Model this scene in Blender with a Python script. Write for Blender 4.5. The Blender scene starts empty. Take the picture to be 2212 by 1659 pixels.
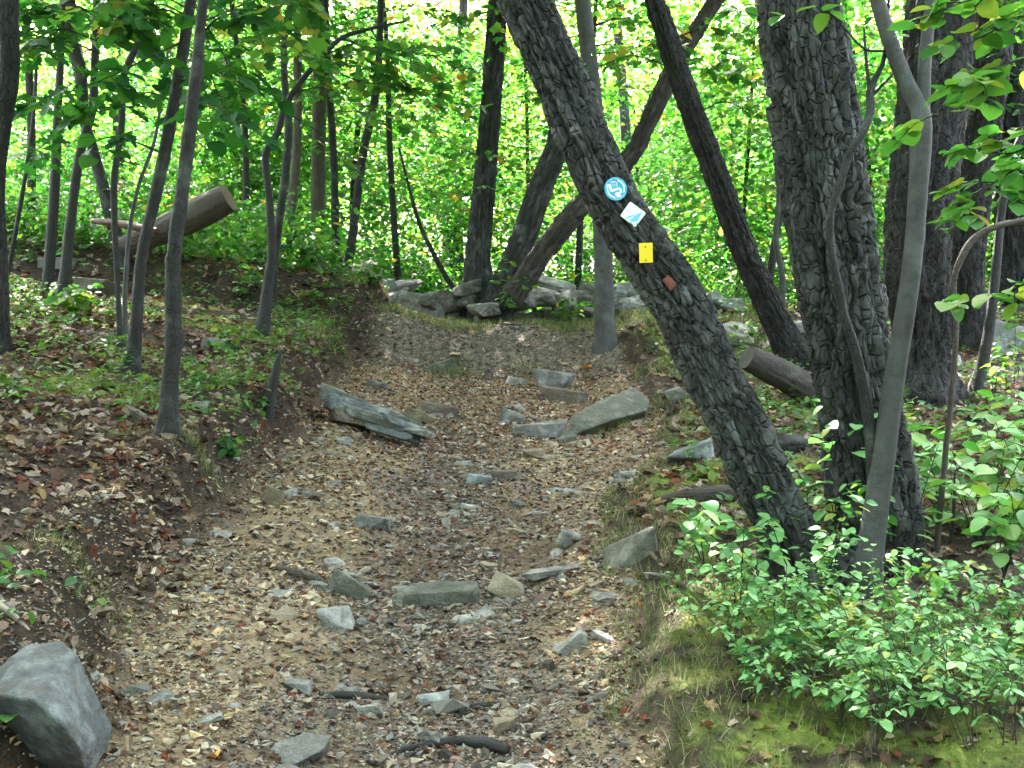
import bpy, bmesh, math
import numpy as np
from mathutils import Vector, Matrix, Euler

# ------------------------------------------------------------------ camera, sky, sun, exposure
sc = bpy.context.scene
COL = sc.collection
F, CX, CY, EYE = 2335.0, 1106.0, 829.5, 1.6       # focal length in units of a 2212 px wide frame, eye height
camd = bpy.data.cameras.new('camera'); cam = bpy.data.objects.new('camera', camd); COL.objects.link(cam)
cam.location = (0, 0, EYE); cam.rotation_euler = (math.radians(90), 0, 0)
camd.sensor_width = 36; camd.lens = 36 * F / 2212; camd.clip_start = .05; camd.clip_end = 3000
sc.camera = cam
SUN_EL, SUN_AZ = math.radians(52), math.radians(-14)     # azimuth from +Y towards +X
w = bpy.data.worlds.new('World'); sc.world = w; w.use_nodes = True
nt = w.node_tree
sky = nt.nodes.new('ShaderNodeTexSky'); sky.sky_type = 'NISHITA'; sky.sun_disc = False
sky.sun_elevation = SUN_EL; sky.sun_rotation = SUN_AZ; sky.air_density = 1.0; sky.dust_density = 7.0; sky.ozone_density = 0.4
bg = nt.nodes['Background']; bg.inputs[1].default_value = 0.15
hs = nt.nodes.new('ShaderNodeHueSaturation'); hs.inputs['Saturation'].default_value = .6      # thin bright haze whitens the sky
nt.links.new(sky.outputs[0], hs.inputs['Color']); nt.links.new(hs.outputs[0], bg.inputs[0])
sund = bpy.data.lights.new('sun', 'SUN'); sund.energy = 5.0; sund.angle = math.radians(.55); sund.color = (1, .96, .88)
sun = bpy.data.objects.new('sun', sund); COL.objects.link(sun)
sdir = Vector((math.sin(SUN_AZ) * math.cos(SUN_EL), math.cos(SUN_AZ) * math.cos(SUN_EL), math.sin(SUN_EL)))
sun.rotation_euler = (-sdir).to_track_quat('-Z', 'Y').to_euler()
sun.location = sdir * 60
sc.view_settings.view_transform = 'Standard'; sc.view_settings.look = 'None'
sc.view_settings.gamma = 1.0; sc.view_settings.use_curve_mapping = False
sc.view_settings.exposure = 4.2
cy = sc.cycles
cy.max_bounces = 7; cy.diffuse_bounces = 4; cy.glossy_bounces = 2; cy.transmission_bounces = 5; cy.transparent_max_bounces = 4
cy.caustics_reflective = False; cy.caustics_refractive = False; cy.sample_clamp_indirect = 6
cy.use_denoising = True

R = np.random.default_rng(11)

# ------------------------------------------------------------------ noise
def _h(ix, iy, iz, seed):
    n = (ix.astype(np.int64) * 374761393 + iy.astype(np.int64) * 668265263 + iz.astype(np.int64) * 2147483647 + seed * 1274126177) & 0xffffffff
    n = ((n ^ (n >> 13)) * 1274126177) & 0xffffffff
    n = (n ^ (n >> 16)) & 0xffffffff
    n = (n * 2246822519) & 0xffffffff
    n = (n ^ (n >> 15)) & 0xffffff
    return n / float(0xffffff)
def vnoise(x, y, z=0., seed=0):
    x, y, z = np.broadcast_arrays(np.asarray(x, float), np.asarray(y, float), np.asarray(z, float))
    ix, iy, iz = np.floor(x), np.floor(y), np.floor(z)
    fx, fy, fz = x - ix, y - iy, z - iz
    fx = fx * fx * (3 - 2 * fx); fy = fy * fy * (3 - 2 * fy); fz = fz * fz * (3 - 2 * fz)
    def c(a, b, d): return _h(ix + a, iy + b, iz + d, seed)
    x00 = c(0,0,0) * (1-fx) + c(1,0,0) * fx; x10 = c(0,1,0) * (1-fx) + c(1,1,0) * fx
    x01 = c(0,0,1) * (1-fx) + c(1,0,1) * fx; x11 = c(0,1,1) * (1-fx) + c(1,1,1) * fx
    return ((x00 * (1-fy) + x10 * fy) * (1-fz) + (x01 * (1-fy) + x11 * fy) * fz) * 2 - 1
def fbm(x, y, z=0., o=3, seed=0):
    s = 0; a = 1; t = 0
    for i in range(o):
        s = s + a * vnoise(np.asarray(x) * 2**i, np.asarray(y) * 2**i, np.asarray(z) * 2**i, seed + i); t += a; a *= .5
    return s / t
def voro(u, v, seed=0):
    iu, iv = np.floor(u), np.floor(v); f1 = np.full(u.shape, 9.); f2 = np.full(u.shape, 9.); idc = np.zeros(u.shape)
    for a in (-1, 0, 1):
        for b in (-1, 0, 1):
            cu = iu + a; cv = iv + b; z0 = np.zeros_like(cu)
            px = cu + .1 + .8 * _h(cu, cv, z0, seed); py = cv + .1 + .8 * _h(cu, cv, z0, seed + 7)
            d = np.hypot(px - u, py - v)
            near = d < f1
            f2 = np.where(near, f1, np.minimum(f2, d)); idc = np.where(near, _h(cu, cv, z0, seed + 19), idc); f1 = np.where(near, d, f1)
    return f1, f2, idc
def sst(a, b, x):
    t = np.clip((np.asarray(x, float) - a) / (b - a), 0, 1); return t * t * (3 - 2 * t)

# ------------------------------------------------------------------ terrain shape
_ty = np.array([-40, -5, 0, 3.2, 4, 5, 6, 8, 10, 11.1, 11.75, 12.6, 14, 16, 20, 30, 60, 400.])
_tz = np.array([-4, -.6, 0, .45, .58, .75, .9, 1.2, 1.53, 1.72, 2.1, 2.27, 2.42, 2.5, 2.4, 1.9, .6, .0])
_ey = np.array([-5, 2, 3.3, 4, 5, 6, 7, 8, 10, 12, 14, 30])
_xl = np.array([-1, -1.0, -1.15, -1.3, -1.42, -1.4, -1.4, -1.42, -1.5, -1.45, -1.4, -1.4])
_xr = np.array([.3, .3, .33, .38, .42, .5, .85, 1.05, 1.15, 1.2, 1.2, 1.2])
def trail_edges(x, y):
    n = .10 * fbm(x * 1.3, y * 2.2, 5., 3, 3)
    m = .09 * fbm(x * 3.1, y * 4.3, 2., 3, 13)
    return np.interp(y, _ey, _xl) + n * 1.2 + m * .7, np.interp(y, _ey, _xr) + n * 1.3 + m * 1.2
def prof(y):
    return sum(np.interp(y + o, _ty, _tz) for o in (-.25, -.12, 0, .12, .25)) / 5
_ty2 = np.array([-40, -5, 0, 3.2, 4, 5, 6, 8, 10, 11.2, 11.85, 12.6, 14, 16, 20, 30, 60, 400.])
_tz2 = np.array([-4, -.6, 0, .45, .58, .75, .9, 1.2, 1.53, 1.72, 2.24, 2.33, 2.42, 2.5, 2.4, 1.9, .6, .0])
def prof2(y):
    return sum(np.interp(y + o, _ty2, _tz2) for o in (-.12, 0, .12)) / 3
def zfun(x, y):
    x = np.asarray(x, float); y = np.asarray(y, float)
    l, r = trail_edges(x, y)
    L = np.clip(l - x, 0, None); Rr = np.clip(x - r, 0, None)
    sl = np.interp(y, [0, 3, 9, 12, 15, 20], [.17, .21, .24, .16, .10, .05])
    bl = sst(.2, 1.5, x + .3 * fbm(x, y * 2, 4., 2, 8)); yy = y + .25 * fbm(x * 1.5, y * .5, 6., 3, 9)
    z = prof(y) * bl + prof2(yy) * (1 - bl) + .33 * sst(0, .30, L) + sl * np.clip(8 * (1 - np.exp(-L / 8)) - .12, 0, None)
    z = z + .10 * sst(0, .22, Rr) + .03 * np.minimum(Rr, 8)
    z = z + .19 * sst(0, 1, (l + .95 - x) / .95) * (L <= 0) + .19 * (L > 0) - .05 + .09 * sst(0, 1, (x - r + .4) / .4) * (Rr <= 0) + .09 * (Rr > 0)
    out = sst(0, .3, L + Rr)
    z = z + .022 * fbm(x * 2.1, y * 2.1, 0, 3, 21) + .010 * fbm(x * 9, y * 9, 0, 2, 22) + out * (.05 * fbm(x * 1.1, y * 1.1, 2., 3, 23) + .02 * fbm(x * 5, y * 5, 2., 2, 24))
    z = z + sst(.1, .5, Rr) * (1 - sst(1.4, 2.4, Rr)) * (1 - sst(6, 8, y)) * .028 * (np.abs(fbm(x * 7, y * 7, 5., 3, 27)) * 2 - .5)
    m = sst(10.7, 11.3, y) * (1 - sst(12.2, 12.9, y)) * (1 - out)          # eroded shale step
    z = z + m * (.05 * fbm(x * 5, y * 4, 1., 3, 25))
    return z
def zf(x, y): return float(zfun(np.array([x]), np.array([y]))[0])
def PX(px, py, d): return np.array([(px - CX) / F * d, d, EYE + (CY - py) / F * d])
_ds = np.arange(1.6, 40, .02)
def hit(px, py, default=15.):
    p = np.stack([(px - CX) / F * _ds, _ds, EYE + (CY - py) / F * _ds], 1)
    k = np.nonzero(p[:, 2] <= zfun(p[:, 0], p[:, 1]))[0]
    return p[k[0]] if len(k) else PX(px, py, default)

# ------------------------------------------------------------------ mesh helpers
def mesh(name, verts, faces, mat=None, col=None, uv=None, smooth=False):
    """verts (N,3); faces (M,3|4) int; col (N,3) per-vertex; uv (N,2) per-vertex"""
    me = bpy.data.meshes.new(name)
    faces = np.asarray(faces, np.int32); k = faces.shape[1]; m = len(faces)
    me.vertices.add(len(verts)); me.vertices.foreach_set('co', np.asarray(verts, np.float32).ravel())
    me.loops.add(m * k); me.loops.foreach_set('vertex_index', faces.ravel())
    me.polygons.add(m); me.polygons.foreach_set('loop_start', np.arange(0, m * k, k, dtype=np.int32))
    me.polygons.foreach_set('use_smooth', np.full(m, smooth, bool))
    if uv is not None:
        ul = me.uv_layers.new(name='UVMap'); ul.data.foreach_set('uv', np.asarray(uv, np.float32)[faces.ravel()].ravel())
    me.update(calc_edges=True)
    if col is not None:
        a = me.color_attributes.new('Col', 'FLOAT_COLOR', 'POINT')
        c = np.ones((len(verts), 4), np.float32); c[:, :3] = col
        a.data.foreach_set('color', c.ravel())
    if mat: me.materials.append(mat)
    return me
def link(name, data, parent=None, loc=None):
    o = bpy.data.objects.new(name, data); COL.objects.link(o)
    if parent is not None: o.parent = parent
    if loc is not None: o.location = loc
    return o
def tag(o, label, cat, group=None, kind=None):
    if label: o['label'] = label
    if cat: o['category'] = cat
    if group: o['group'] = group
    if kind: o['kind'] = kind
    return o
def thing(name, label, cat, loc, group=None):
    return tag(link(name, None, loc=tuple(map(float, loc))), label, cat, group)
def place(o, parent, loc, rot, s=1.0):
    c = o.copy(); COL.objects.link(c); c.parent = parent
    c.location = loc; c.rotation_euler = rot
    c.scale = (s, s, s) if np.isscalar(s) else s
    return c
def child(name, me, parent, loc, rot, s):
    o = bpy.data.objects.new(name, me); COL.objects.link(o); o.parent = parent
    o.location = loc; o.rotation_euler = rot; o.scale = (s, s, s) if np.isscalar(s) else s
    return o

def catmull(P, n):
    P = np.asarray(P, float); m = len(P)
    if m < 3:
        t = np.linspace(0, 1, n)[:, None]; return P[0] * (1 - t) + P[-1] * t
    seg = np.linalg.norm(np.diff(P[:, :3], axis=0), axis=1) + 1e-6
    s = np.concatenate([[0], np.cumsum(seg)]); q = np.linspace(0, s[-1], n)
    T = np.zeros_like(P)
    T[1:-1] = (P[2:] - P[:-2]) / (s[2:] - s[:-2])[:, None]; T[0] = (P[1] - P[0]) / seg[0]; T[-1] = (P[-1] - P[-2]) / seg[-1]
    i = np.clip(np.searchsorted(s, q, side='right') - 1, 0, m - 2); h = seg[i][:, None]; t = ((q - s[i]) / seg[i])[:, None]
    return (2*t**3-3*t**2+1) * P[i] + (t**3-2*t**2+t) * h * T[i] + (-2*t**3+3*t**2) * P[i+1] + (t**3-t**2) * h * T[i+1]
def frames(path):
    T = np.gradient(path, axis=0); T /= np.linalg.norm(T, axis=1)[:, None] + 1e-9
    ref = np.array([0, 1., 0]) if abs(T[0] @ [0, 1, 0]) < .9 else np.array([1., 0, 0])
    N = np.zeros_like(path); n = ref
    for i in range(len(path)):
        n = n - T[i] * (n @ T[i]); n /= np.linalg.norm(n) + 1e-9; N[i] = n
    return T, N, np.cross(T, N)
def tube(path, rad, ns, disp=None, flare=None, cap=False):
    """returns verts, quads, uv (metres). seam on the +Y side. disp(u,v,theta)->metres"""
    path = np.asarray(path, float); rad = np.asarray(rad, float)
    T, N, B = frames(path); th = np.linspace(0, 2 * np.pi, ns + 1)
    ln = np.concatenate([[0], np.cumsum(np.linalg.norm(np.diff(path, axis=0), axis=1))])
    TH, LN = np.meshgrid(th, ln); Rm = rad.mean()
    RR = np.repeat(rad[:, None], ns + 1, 1)
    U = TH * Rm
    if flare is not None: RR = RR * flare(TH, LN)
    if disp is not None: RR = RR + disp(np.cos(TH) * 0 + U, LN, TH)
    RR[:, -1] = RR[:, 0]
    V = path[:, None, :] + (np.cos(TH)[..., None] * N[:, None, :] + np.sin(TH)[..., None] * B[:, None, :]) * RR[..., None]
    n = len(path); idx = np.arange(n * (ns + 1)).reshape(n, ns + 1)
    Q = np.stack([idx[:-1, :-1], idx[:-1, 1:], idx[1:, 1:], idx[1:, :-1]], -1).reshape(-1, 4)
    verts = V.reshape(-1, 3); uv = np.stack([U, LN], -1).reshape(-1, 2)
    if cap:
        for row, c in ((0, path[0]), (n - 1, path[-1])):
            k = len(verts); verts = np.vstack([verts, c[None]]); uv = np.vstack([uv, [[0, 0]]])
            a = idx[row]
            f = np.stack([a[:-1], a[1:], np.full(ns, k), np.full(ns, k)], 1)
            if row == 0: f = f[:, [1, 0, 2, 3]]
            Q = np.vstack([Q, f])
    return verts, Q, uv
def fixq(Q):
    return Q
def join(parts):
    vs, fs, us, o = [], [], [], 0
    for v, f, u in parts:
        vs.append(v); fs.append(f + o); us.append(u); o += len(v)
    return np.vstack(vs), np.vstack(fs), np.vstack(us)
def tube_mesh(name, P, rad, ns, n, mat, **kw):
    A = catmull(np.column_stack([P, rad]), n)
    v, q, uv = tube(A[:, :3], np.maximum(A[:, 3], .0008), ns, **kw)
    return qmesh(name, v, q, uv, mat)
def qmesh(name, v, q, uv, mat, smooth=True):
    # split degenerate quads (caps) into tris -> build through triangles when any exist
    deg = q[:, 2] == q[:, 3]
    if deg.any():
        t = np.vstack([q[~deg][:, [0, 1, 2]], q[~deg][:, [0, 2, 3]], q[deg][:, :3]])
        return mesh(name, v, t, mat, uv=uv, smooth=smooth)
    return mesh(name, v, q, mat, uv=uv, smooth=smooth)

def rotm(az, pitch, roll):
    """arrays -> (N,3,3): roll about Y, pitch about X, azimuth about Z"""
    ca, sa, cp, sp, cr, sr = np.cos(az), np.sin(az), np.cos(pitch), np.sin(pitch), np.cos(roll), np.sin(roll)
    z = np.zeros_like(ca); o = np.ones_like(ca)
    def M(*r): return np.stack([np.stack(a, -1) for a in r], -2)
    Rz = M((ca, -sa, z), (sa, ca, z), (z, z, o)); Rx = M((o, z, z), (z, cp, -sp), (z, sp, cp)); Ry = M((cr, z, sr), (z, o, z), (-sr, z, cr))
    return Rz @ Rx @ Ry
def scatter(name, protos, pos, rot, scl, col, mat, smooth=False):
    """one mesh of many copies; protos list of (verts, tris)"""
    n = len(pos); which = R.integers(0, len(protos), n); VV, FF, CC = [], [], []; off = 0
    scl = np.asarray(scl); scl = scl[:, None] * np.ones(3) if scl.ndim == 1 else scl
    for k, (pv, pf) in enumerate(protos):
        m = which == k; c = m.sum()
        if not c: continue
        v = np.einsum('nij,nkj->nki', rot[m], pv[None] * scl[m][:, None, :]) + pos[m][:, None, :]
        VV.append(v.reshape(-1, 3)); CC.append(np.repeat(col[m], len(pv), 0))
        FF.append((pf[None] + (np.arange(c) * len(pv))[:, None, None]).reshape(-1, pf.shape[1]) + off); off += c * len(pv)
    return mesh(name, np.vstack(VV), np.vstack(FF), mat, col=np.vstack(CC), smooth=smooth)

# ------------------------------------------------------------------ materials
class NB:
    def __init__(s, name):
        s.m = bpy.data.materials.new(name); s.m.use_nodes = True; s.t = s.m.node_tree; s.t.nodes.clear()
        s.out = s.n('ShaderNodeOutputMaterial')
    def n(s, typ, **kw):
        x = s.t.nodes.new(typ)
        for k, v in kw.items():
            if k.startswith('i_'):
                key = k[2:]; x.inputs[int(key) if key.isdigit() else key.replace('_', ' ')].default_value = v
            else: setattr(x, k, v)
        return x
    def l(s, a, b): s.t.links.new(a, b)
    def ramp(s, fac, stops):
        r = s.n('ShaderNodeValToRGB'); e = r.color_ramp.elements
        while len(e) > 1: e.remove(e[-1])
        for i, (p, c) in enumerate(stops):
            x = e[0] if i == 0 else e.new(p)
            x.position = p; x.color = (*c, 1) if len(c) == 3 else c
        s.l(fac, r.inputs[0]); return r.outputs[0]
    def mix(s, fac, a, b, blend='MIX'):
        x = s.n('ShaderNodeMix', data_type='RGBA', blend_type=blend)
        for sock, v in ((x.inputs[0], fac), (x.inputs[6], a), (x.inputs[7], b)):
            if hasattr(v, 'default_value') or hasattr(v, 'is_linked'): s.l(v, sock)
            elif np.isscalar(v): sock.default_value = v
            else: sock.default_value = (*v, 1)
        return x.outputs[2]
    def noise(s, vec, scale, detail=4, rough=.55):
        x = s.n('ShaderNodeTexNoise'); x.inputs['Scale'].default_value = scale; x.inputs['Detail'].default_value = detail; x.inputs['Roughness'].default_value = rough
        if vec is not None: s.l(vec, x.inputs['Vector'])
        return x.outputs['Fac']
    def mapping(s, vec, scale):
        x = s.n('ShaderNodeMapping'); x.inputs['Scale'].default_value = scale; s.l(vec, x.inputs['Vector']); return x.outputs[0]
    def bump(s, h, strength, dist=.01, normal=None):
        b = s.n('ShaderNodeBump'); b.inputs['Strength'].default_value = strength; b.inputs['Distance'].default_value = dist; s.l(h, b.inputs['Height'])
        if normal is not None: s.l(normal, b.inputs['Normal'])
        return b.outputs[0]
    def principled(s, col, rough=.8, normal=None, spec=.3):
        p = s.n('ShaderNodeBsdfPrincipled')
        if hasattr(col, 'is_linked'): s.l(col, p.inputs['Base Color'])
        else: p.inputs['Base Color'].default_value = (*col, 1)
        if hasattr(rough, 'is_linked'): s.l(rough, p.inputs['Roughness'])
        else: p.inputs['Roughness'].default_value = rough
        p.inputs['Specular IOR Level'].default_value = spec
        if normal is not None: s.l(normal, p.inputs['Normal'])
        s.l(p.outputs[0], s.out.inputs[0]); return p

def bark_mat(name, cols, lichen=(.22, .25, .22), lich=.35, scale=(1, 1), bumpd=.006, plates=False):
    tone = {'bark_rough': .55, 'wood_red': .5, 'bark_dark': .36, 'bark_sap': .31, 'bark_black': .7, 'bark_brown': .65, 'bark_grey': .4, 'dead_wood': .45}.get(name.replace('_plates', ''), 1); cols = [(tuple(x * tone * (.75 if i == 0 else 1) for x in c)) for i, c in enumerate(cols)]; lichen = tuple(x * (tone + .1) for x in lichen)
    b = NB(name); uv = b.n('ShaderNodeUVMap').outputs[0]; oi = b.n('ShaderNodeObjectInfo')
    v1 = b.mapping(uv, (26 * scale[0], 5 * scale[1], 1)); v2 = b.mapping(uv, (90 * scale[0], 22 * scale[1], 1)); v3 = b.mapping(uv, (7, 4, 1))
    n1 = b.noise(v1, 1, 6, .6); n2 = b.noise(v2, 1, 5, .65); n3 = b.noise(v3, 1, 5, .6)
    c = b.ramp(n1, [(.28, cols[0]), (.5, cols[1]), (.72, cols[2])])
    c = b.mix(.35, c, b.ramp(n2, [(.3, cols[0]), (.7, cols[2])]))
    lm = b.ramp(n3, [(.5, (0, 0, 0)), (.68, (lich, lich, lich))])
    c = b.mix(lm, c, lichen)
    fine_ = name in ('bark_sap', 'bark_brown', 'bark_black', 'dead_wood', 'bark_grey'); cracks = plates or fine_
    if cracks:
        wv = b.n('ShaderNodeTexNoise'); wv.inputs['Scale'].default_value = 14; b.l(uv, wv.inputs['Vector']); va = b.n('ShaderNodeVectorMath', operation='MULTIPLY_ADD'); b.l(wv.outputs['Color'], va.inputs[0]); va.inputs[1].default_value = (.03, .05, 0); b.l(uv, va.inputs[2])
        vo = b.n('ShaderNodeTexVoronoi', feature='DISTANCE_TO_EDGE'); vo.inputs['Scale'].default_value = 1; b.l(b.mapping(va.outputs[0], (95, 22, 1) if fine_ else (52, 15, 1)), vo.inputs['Vector']); crk = b.ramp(vo.outputs['Distance'], [(0., (0, 0, 0)), (.10, (1, 1, 1))])
    if plates: c = b.mix(1.0, c, b.n('ShaderNodeAttribute', attribute_name='Col').outputs[0], 'MULTIPLY')
    add = b.n('ShaderNodeMath', operation='MULTIPLY_ADD'); b.l(n1, add.inputs[0]); add.inputs[1].default_value = 1.3; b.l(n2, add.inputs[2])
    nb_ = b.bump(add.outputs[0], 1.0, bumpd)
    if cracks: nb_ = b.bump(crk, {'bark_grey': .25}.get(name, .8) if fine_ else 1.0, .006 if fine_ else .012, nb_)
    b.principled(c, .72, nb_, .4); return b.m
M = {}
M['bark_rough'] = bark_mat('bark_rough', [(.026, .025, .025), (.062, .061, .061), (.135, .135, .137)], (.22, .24, .245), .45)
M['bark_dark'] = bark_mat('bark_dark', [(.014, .012, .012), (.034, .03, .029), (.068, .06, .057)], (.12, .13, .13), .25)
M['bark_rough_plates'] = bark_mat('bark_rough_plates', [(.026, .025, .025), (.062, .061, .061), (.135, .135, .137)], (.22, .24, .245), .45, plates=True)
M['bark_dark_plates'] = bark_mat('bark_dark_plates', [(.014, .012, .012), (.034, .03, .029), (.068, .06, .057)], (.12, .13, .13), .25, plates=True)
M['bark_sap'] = bark_mat('bark_sap', [(.024, .022, .020), (.048, .045, .042), (.085, .080, .076)], (.27, .29, .27), .6, (.8, 2.0), .008)
M['bark_black'] = bark_mat('bark_black', [(.014, .013, .013), (.03, .028, .027), (.06, .055, .052)], (.09, .1, .1), .3, (.6, 2), .003)
M['bark_grey'] = bark_mat('bark_grey', [(.065, .064, .063), (.12, .118, .116), (.19, .187, .184)], (.25, .265, .26), .6, (.5, 2.2), .0025)
M['bark_brown'] = bark_mat('bark_brown', [(.05, .038, .03), (.11, .085, .068), (.19, .15, .125)], (.2, .2, .17), .25)
M['dead_wood'] = bark_mat('dead_wood', [(.025, .018, .015), (.09, .07, .058), (.22, .185, .16)], (.28, .27, .24), .4, (1.2, .5))
M['wood_pale'] = bark_mat('wood_pale', [(.16, .12, .09), (.30, .24, .19), (.46, .39, .33)], (.5, .46, .4), .3, (1, .6), .003)
M['wood_red'] = bark_mat('wood_red', [(.07, .03, .02), (.15, .07, .045), (.24, .13, .09)], (.2, .14, .1), .3, (1, .6), .003)

def ground_mat():
    b = NB('forest_floor'); g = b.n('ShaderNodeNewGeometry').outputs['Position']
    at = b.n('ShaderNodeAttribute', attribute_name='Col'); sep = b.n('ShaderNodeSeparateColor'); b.l(at.outputs[0], sep.inputs[0])
    n1 = b.noise(g, 3.1, 6, .62); n2 = b.noise(g, 19, 5, .65); n3 = b.noise(g, 85, 3, .6)
    dirt = b.ramp(n1, [(.3, (.12, .078, .048)), (.5, (.28, .185, .10)), (.7, (.45, .315, .17))])
    dirt = b.mix(.5, dirt, b.ramp(n2, [(.3, (.06, .042, .035)), (.5, (.26, .18, .11)), (.72, (.48, .36, .225))]))
    dirt = b.mix(.25, dirt, b.ramp(n3, [(.35, (.05, .04, .035)), (.65, (.36, .31, .25))]))
    hum = b.ramp(n2, [(.28, (.010, .008, .007)), (.5, (.032, .023, .018)), (.7, (.09, .062, .046))])
    hum = b.mix(.35, hum, b.ramp(n1, [(.35, (.012, .010, .008)), (.7, (.085, .06, .042))]))
    c = b.mix(sep.outputs[0], hum, dirt)
    shale = b.ramp(n2, [(.3, (.045, .036, .03)), (.55, (.14, .112, .092)), (.75, (.30, .245, .2))])
    c = b.mix(sep.outputs[2], c, shale)
    moss = b.ramp(n2, [(.3, (.05, .07, .014)), (.55, (.17, .21, .04)), (.75, (.36, .38, .085))])
    c = b.mix(sep.outputs[1], c, moss)
    h = b.n('ShaderNodeMath', operation='MULTIPLY_ADD'); b.l(n2, h.inputs[0]); h.inputs[1].default_value = 2.; b.l(n3, h.inputs[2])
    b.principled(c, .95, b.bump(h.outputs[0], .8, .012), .15); return b.m
M['floor'] = ground_mat()

def attr_mat(name, rough=.85, spec=.2, bs=60, bd=.004, var=.35, transl=0.0):
    b = NB(name); at = b.n('ShaderNodeAttribute', attribute_name='Col'); g = b.n('ShaderNodeNewGeometry').outputs['Position']
    n = b.noise(g, bs, 5, .65)
    c = b.mix(var, at.outputs[0], b.mix(1.0, at.outputs[0], b.ramp(n, [(.3, (.25, .25, .25)), (.7, (1.7, 1.7, 1.7))]), 'MULTIPLY'))
    p = b.principled(c, rough, b.bump(n, .6, bd), spec)
    if transl:
        t = b.n('ShaderNodeBsdfTranslucent'); b.l(c, t.inputs[0]); mx = b.n('ShaderNodeMixShader'); mx.inputs[0].default_value = transl
        b.l(p.outputs[0], mx.inputs[1]); b.l(t.outputs[0], mx.inputs[2]); b.l(mx.outputs[0], b.out.inputs[0])
    return b.m
M['chips'] = attr_mat('stone_chips', .9, .2)
M['litter'] = attr_mat('dry_leaves', .8, .2, 90, .002, .4, .18)
M['grass'] = attr_mat('grass_blades', .6, .3, 30, .001, .2, .3)

def rock_mat(name, cols, lichen=None, lf=.5, moss=0):
    b = NB(name); tc = b.n('ShaderNodeTexCoord').outputs['Object']; g = b.n('ShaderNodeNewGeometry')
    n1 = b.noise(g.outputs['Position'], 7, 6, .65); n2 = b.noise(g.outputs['Position'], 45, 6, .7); n3 = b.noise(g.outputs['Position'], 150, 3, .6)
    vs = b.mapping(g.outputs['Position'], (9, 9, 38)); n4 = b.noise(vs, 1, 4, .6)
    c = b.ramp(n1, [(.3, cols[0]), (.5, cols[1]), (.7, cols[2])])
    c = b.mix(.4, c, b.ramp(n2, [(.3, cols[0]), (.7, cols[2])]))
    c = b.mix(.25, c, b.ramp(n4, [(.3, cols[0]), (.7, cols[2])]))
    if lichen:
        m = b.ramp(n1, [(.5, (0, 0, 0)), (.62, (lf, lf, lf))]); c = b.mix(m, c, lichen)
    if moss:
        sp = b.n('ShaderNodeSeparateXYZ'); b.l(g.outputs['Normal'], sp.inputs[0])
        mm = b.ramp(n2, [(.5, (0, 0, 0)), (.62, (moss, moss, moss))]); c = b.mix(mm, c, (.06, .085, .02))
    h = b.n('ShaderNodeMath', operation='MULTIPLY_ADD'); b.l(n2, h.inputs[0]); h.inputs[1].default_value = 2.2; b.l(n3, h.inputs[2])
    dm = b.ramp(b.noise(g.outputs['Position'], 22, 5, .7), [(.48, (0, 0, 0)), (.66, (.55, .55, .55))]); c = b.mix(dm, c, (.10, .075, .052))
    b.principled(c, .88, b.bump(h.outputs[0], 1.0, .008), .25); return b.m
M['rock_grey'] = rock_mat('rock_grey', [(.075, .073, .07), (.17, .165, .158), (.31, .30, .285)], (.40, .395, .37), .5)
M['rock_blue'] = rock_mat('rock_blue', [(.075, .082, .09), (.18, .195, .21), (.34, .36, .375)], (.46, .48, .485), .5)
M['rock_boulder'] = rock_mat('rock_boulder', [(.04, .043, .047), (.105, .112, .12), (.24, .25, .262)], (.33, .345, .355), .5)
M['rock_tan'] = rock_mat('rock_tan', [(.13, .10, .07), (.26, .205, .145), (.40, .33, .24)], (.42, .38, .32), .3)
M['rock_green'] = rock_mat('rock_green', [(.055, .054, .047), (.13, .128, .11), (.24, .235, .205)], (.32, .315, .28), .45, .35)
M['rock_brown'] = rock_mat('rock_brown', [(.06, .045, .036), (.13, .098, .078), (.22, .175, .145)], (.25, .22, .19), .3)
M['rock_pale'] = rock_mat('rock_pale', [(.14, .132, .122), (.26, .248, .232), (.42, .405, .38)], (.48, .47, .44), .5)
M['rock_wall'] = rock_mat('rock_wall', [(.09, .09, .095), (.21, .21, .21), (.40, .40, .395)], (.50, .51, .49), .55, .35)

def leaf_mat(name, cols, transl, tcol, rough=.45, spec=.45, use_attr=False):
    b = NB(name); oi = b.n('ShaderNodeObjectInfo')
    if use_attr:
        at = b.n('ShaderNodeAttribute', attribute_name='Col'); sp = b.n('ShaderNodeSeparateColor'); b.l(at.outputs[0], sp.inputs[0]); fac = sp.outputs[0]
    else: fac = oi.outputs['Random']
    c = b.ramp(fac, cols); t = b.ramp(fac, tcol)
    p = b.principled(c, rough, None, spec)
    tr = b.n('ShaderNodeBsdfTranslucent'); b.l(t, tr.inputs[0]); mx = b.n('ShaderNodeMixShader'); mx.inputs[0].default_value = transl
    b.l(p.outputs[0], mx.inputs[1]); b.l(tr.outputs[0], mx.inputs[2]); b.l(mx.outputs[0], b.out.inputs[0]); return b.m
GR = [(0., (.016, .065, .02)), (.4, (.032, .11, .024)), (.8, (.055, .15, .026)), (.95, (.13, .18, .03)), (1., (.22, .14, .02))]
TR = [(0., (.03, .15, .024)), (.4, (.08, .29, .028)), (.8, (.17, .40, .035)), (.95, (.36, .42, .05)), (1., (.42, .22, .03))]
M['leaf_far'] = leaf_mat('leaf_far', GR, .5, [(p, tuple(min(1, x * 1.22) for x in c)) for p, c in TR], .5, .4, True)
M['leaf_tall_glow'] = leaf_mat('leaf_tall_glow', GR, .5, [(p, (min(1, c[0] * 2.0 + .05), min(1, c[1] * 1.35), c[2] * 1.3)) for p, c in TR], .5, .4, True)  # brighter, yellower copy: sunlit glow of the far woods put into the colour
M['leaf_canopy'] = leaf_mat('leaf_canopy', GR, .4, TR, .5, .4, True)
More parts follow.
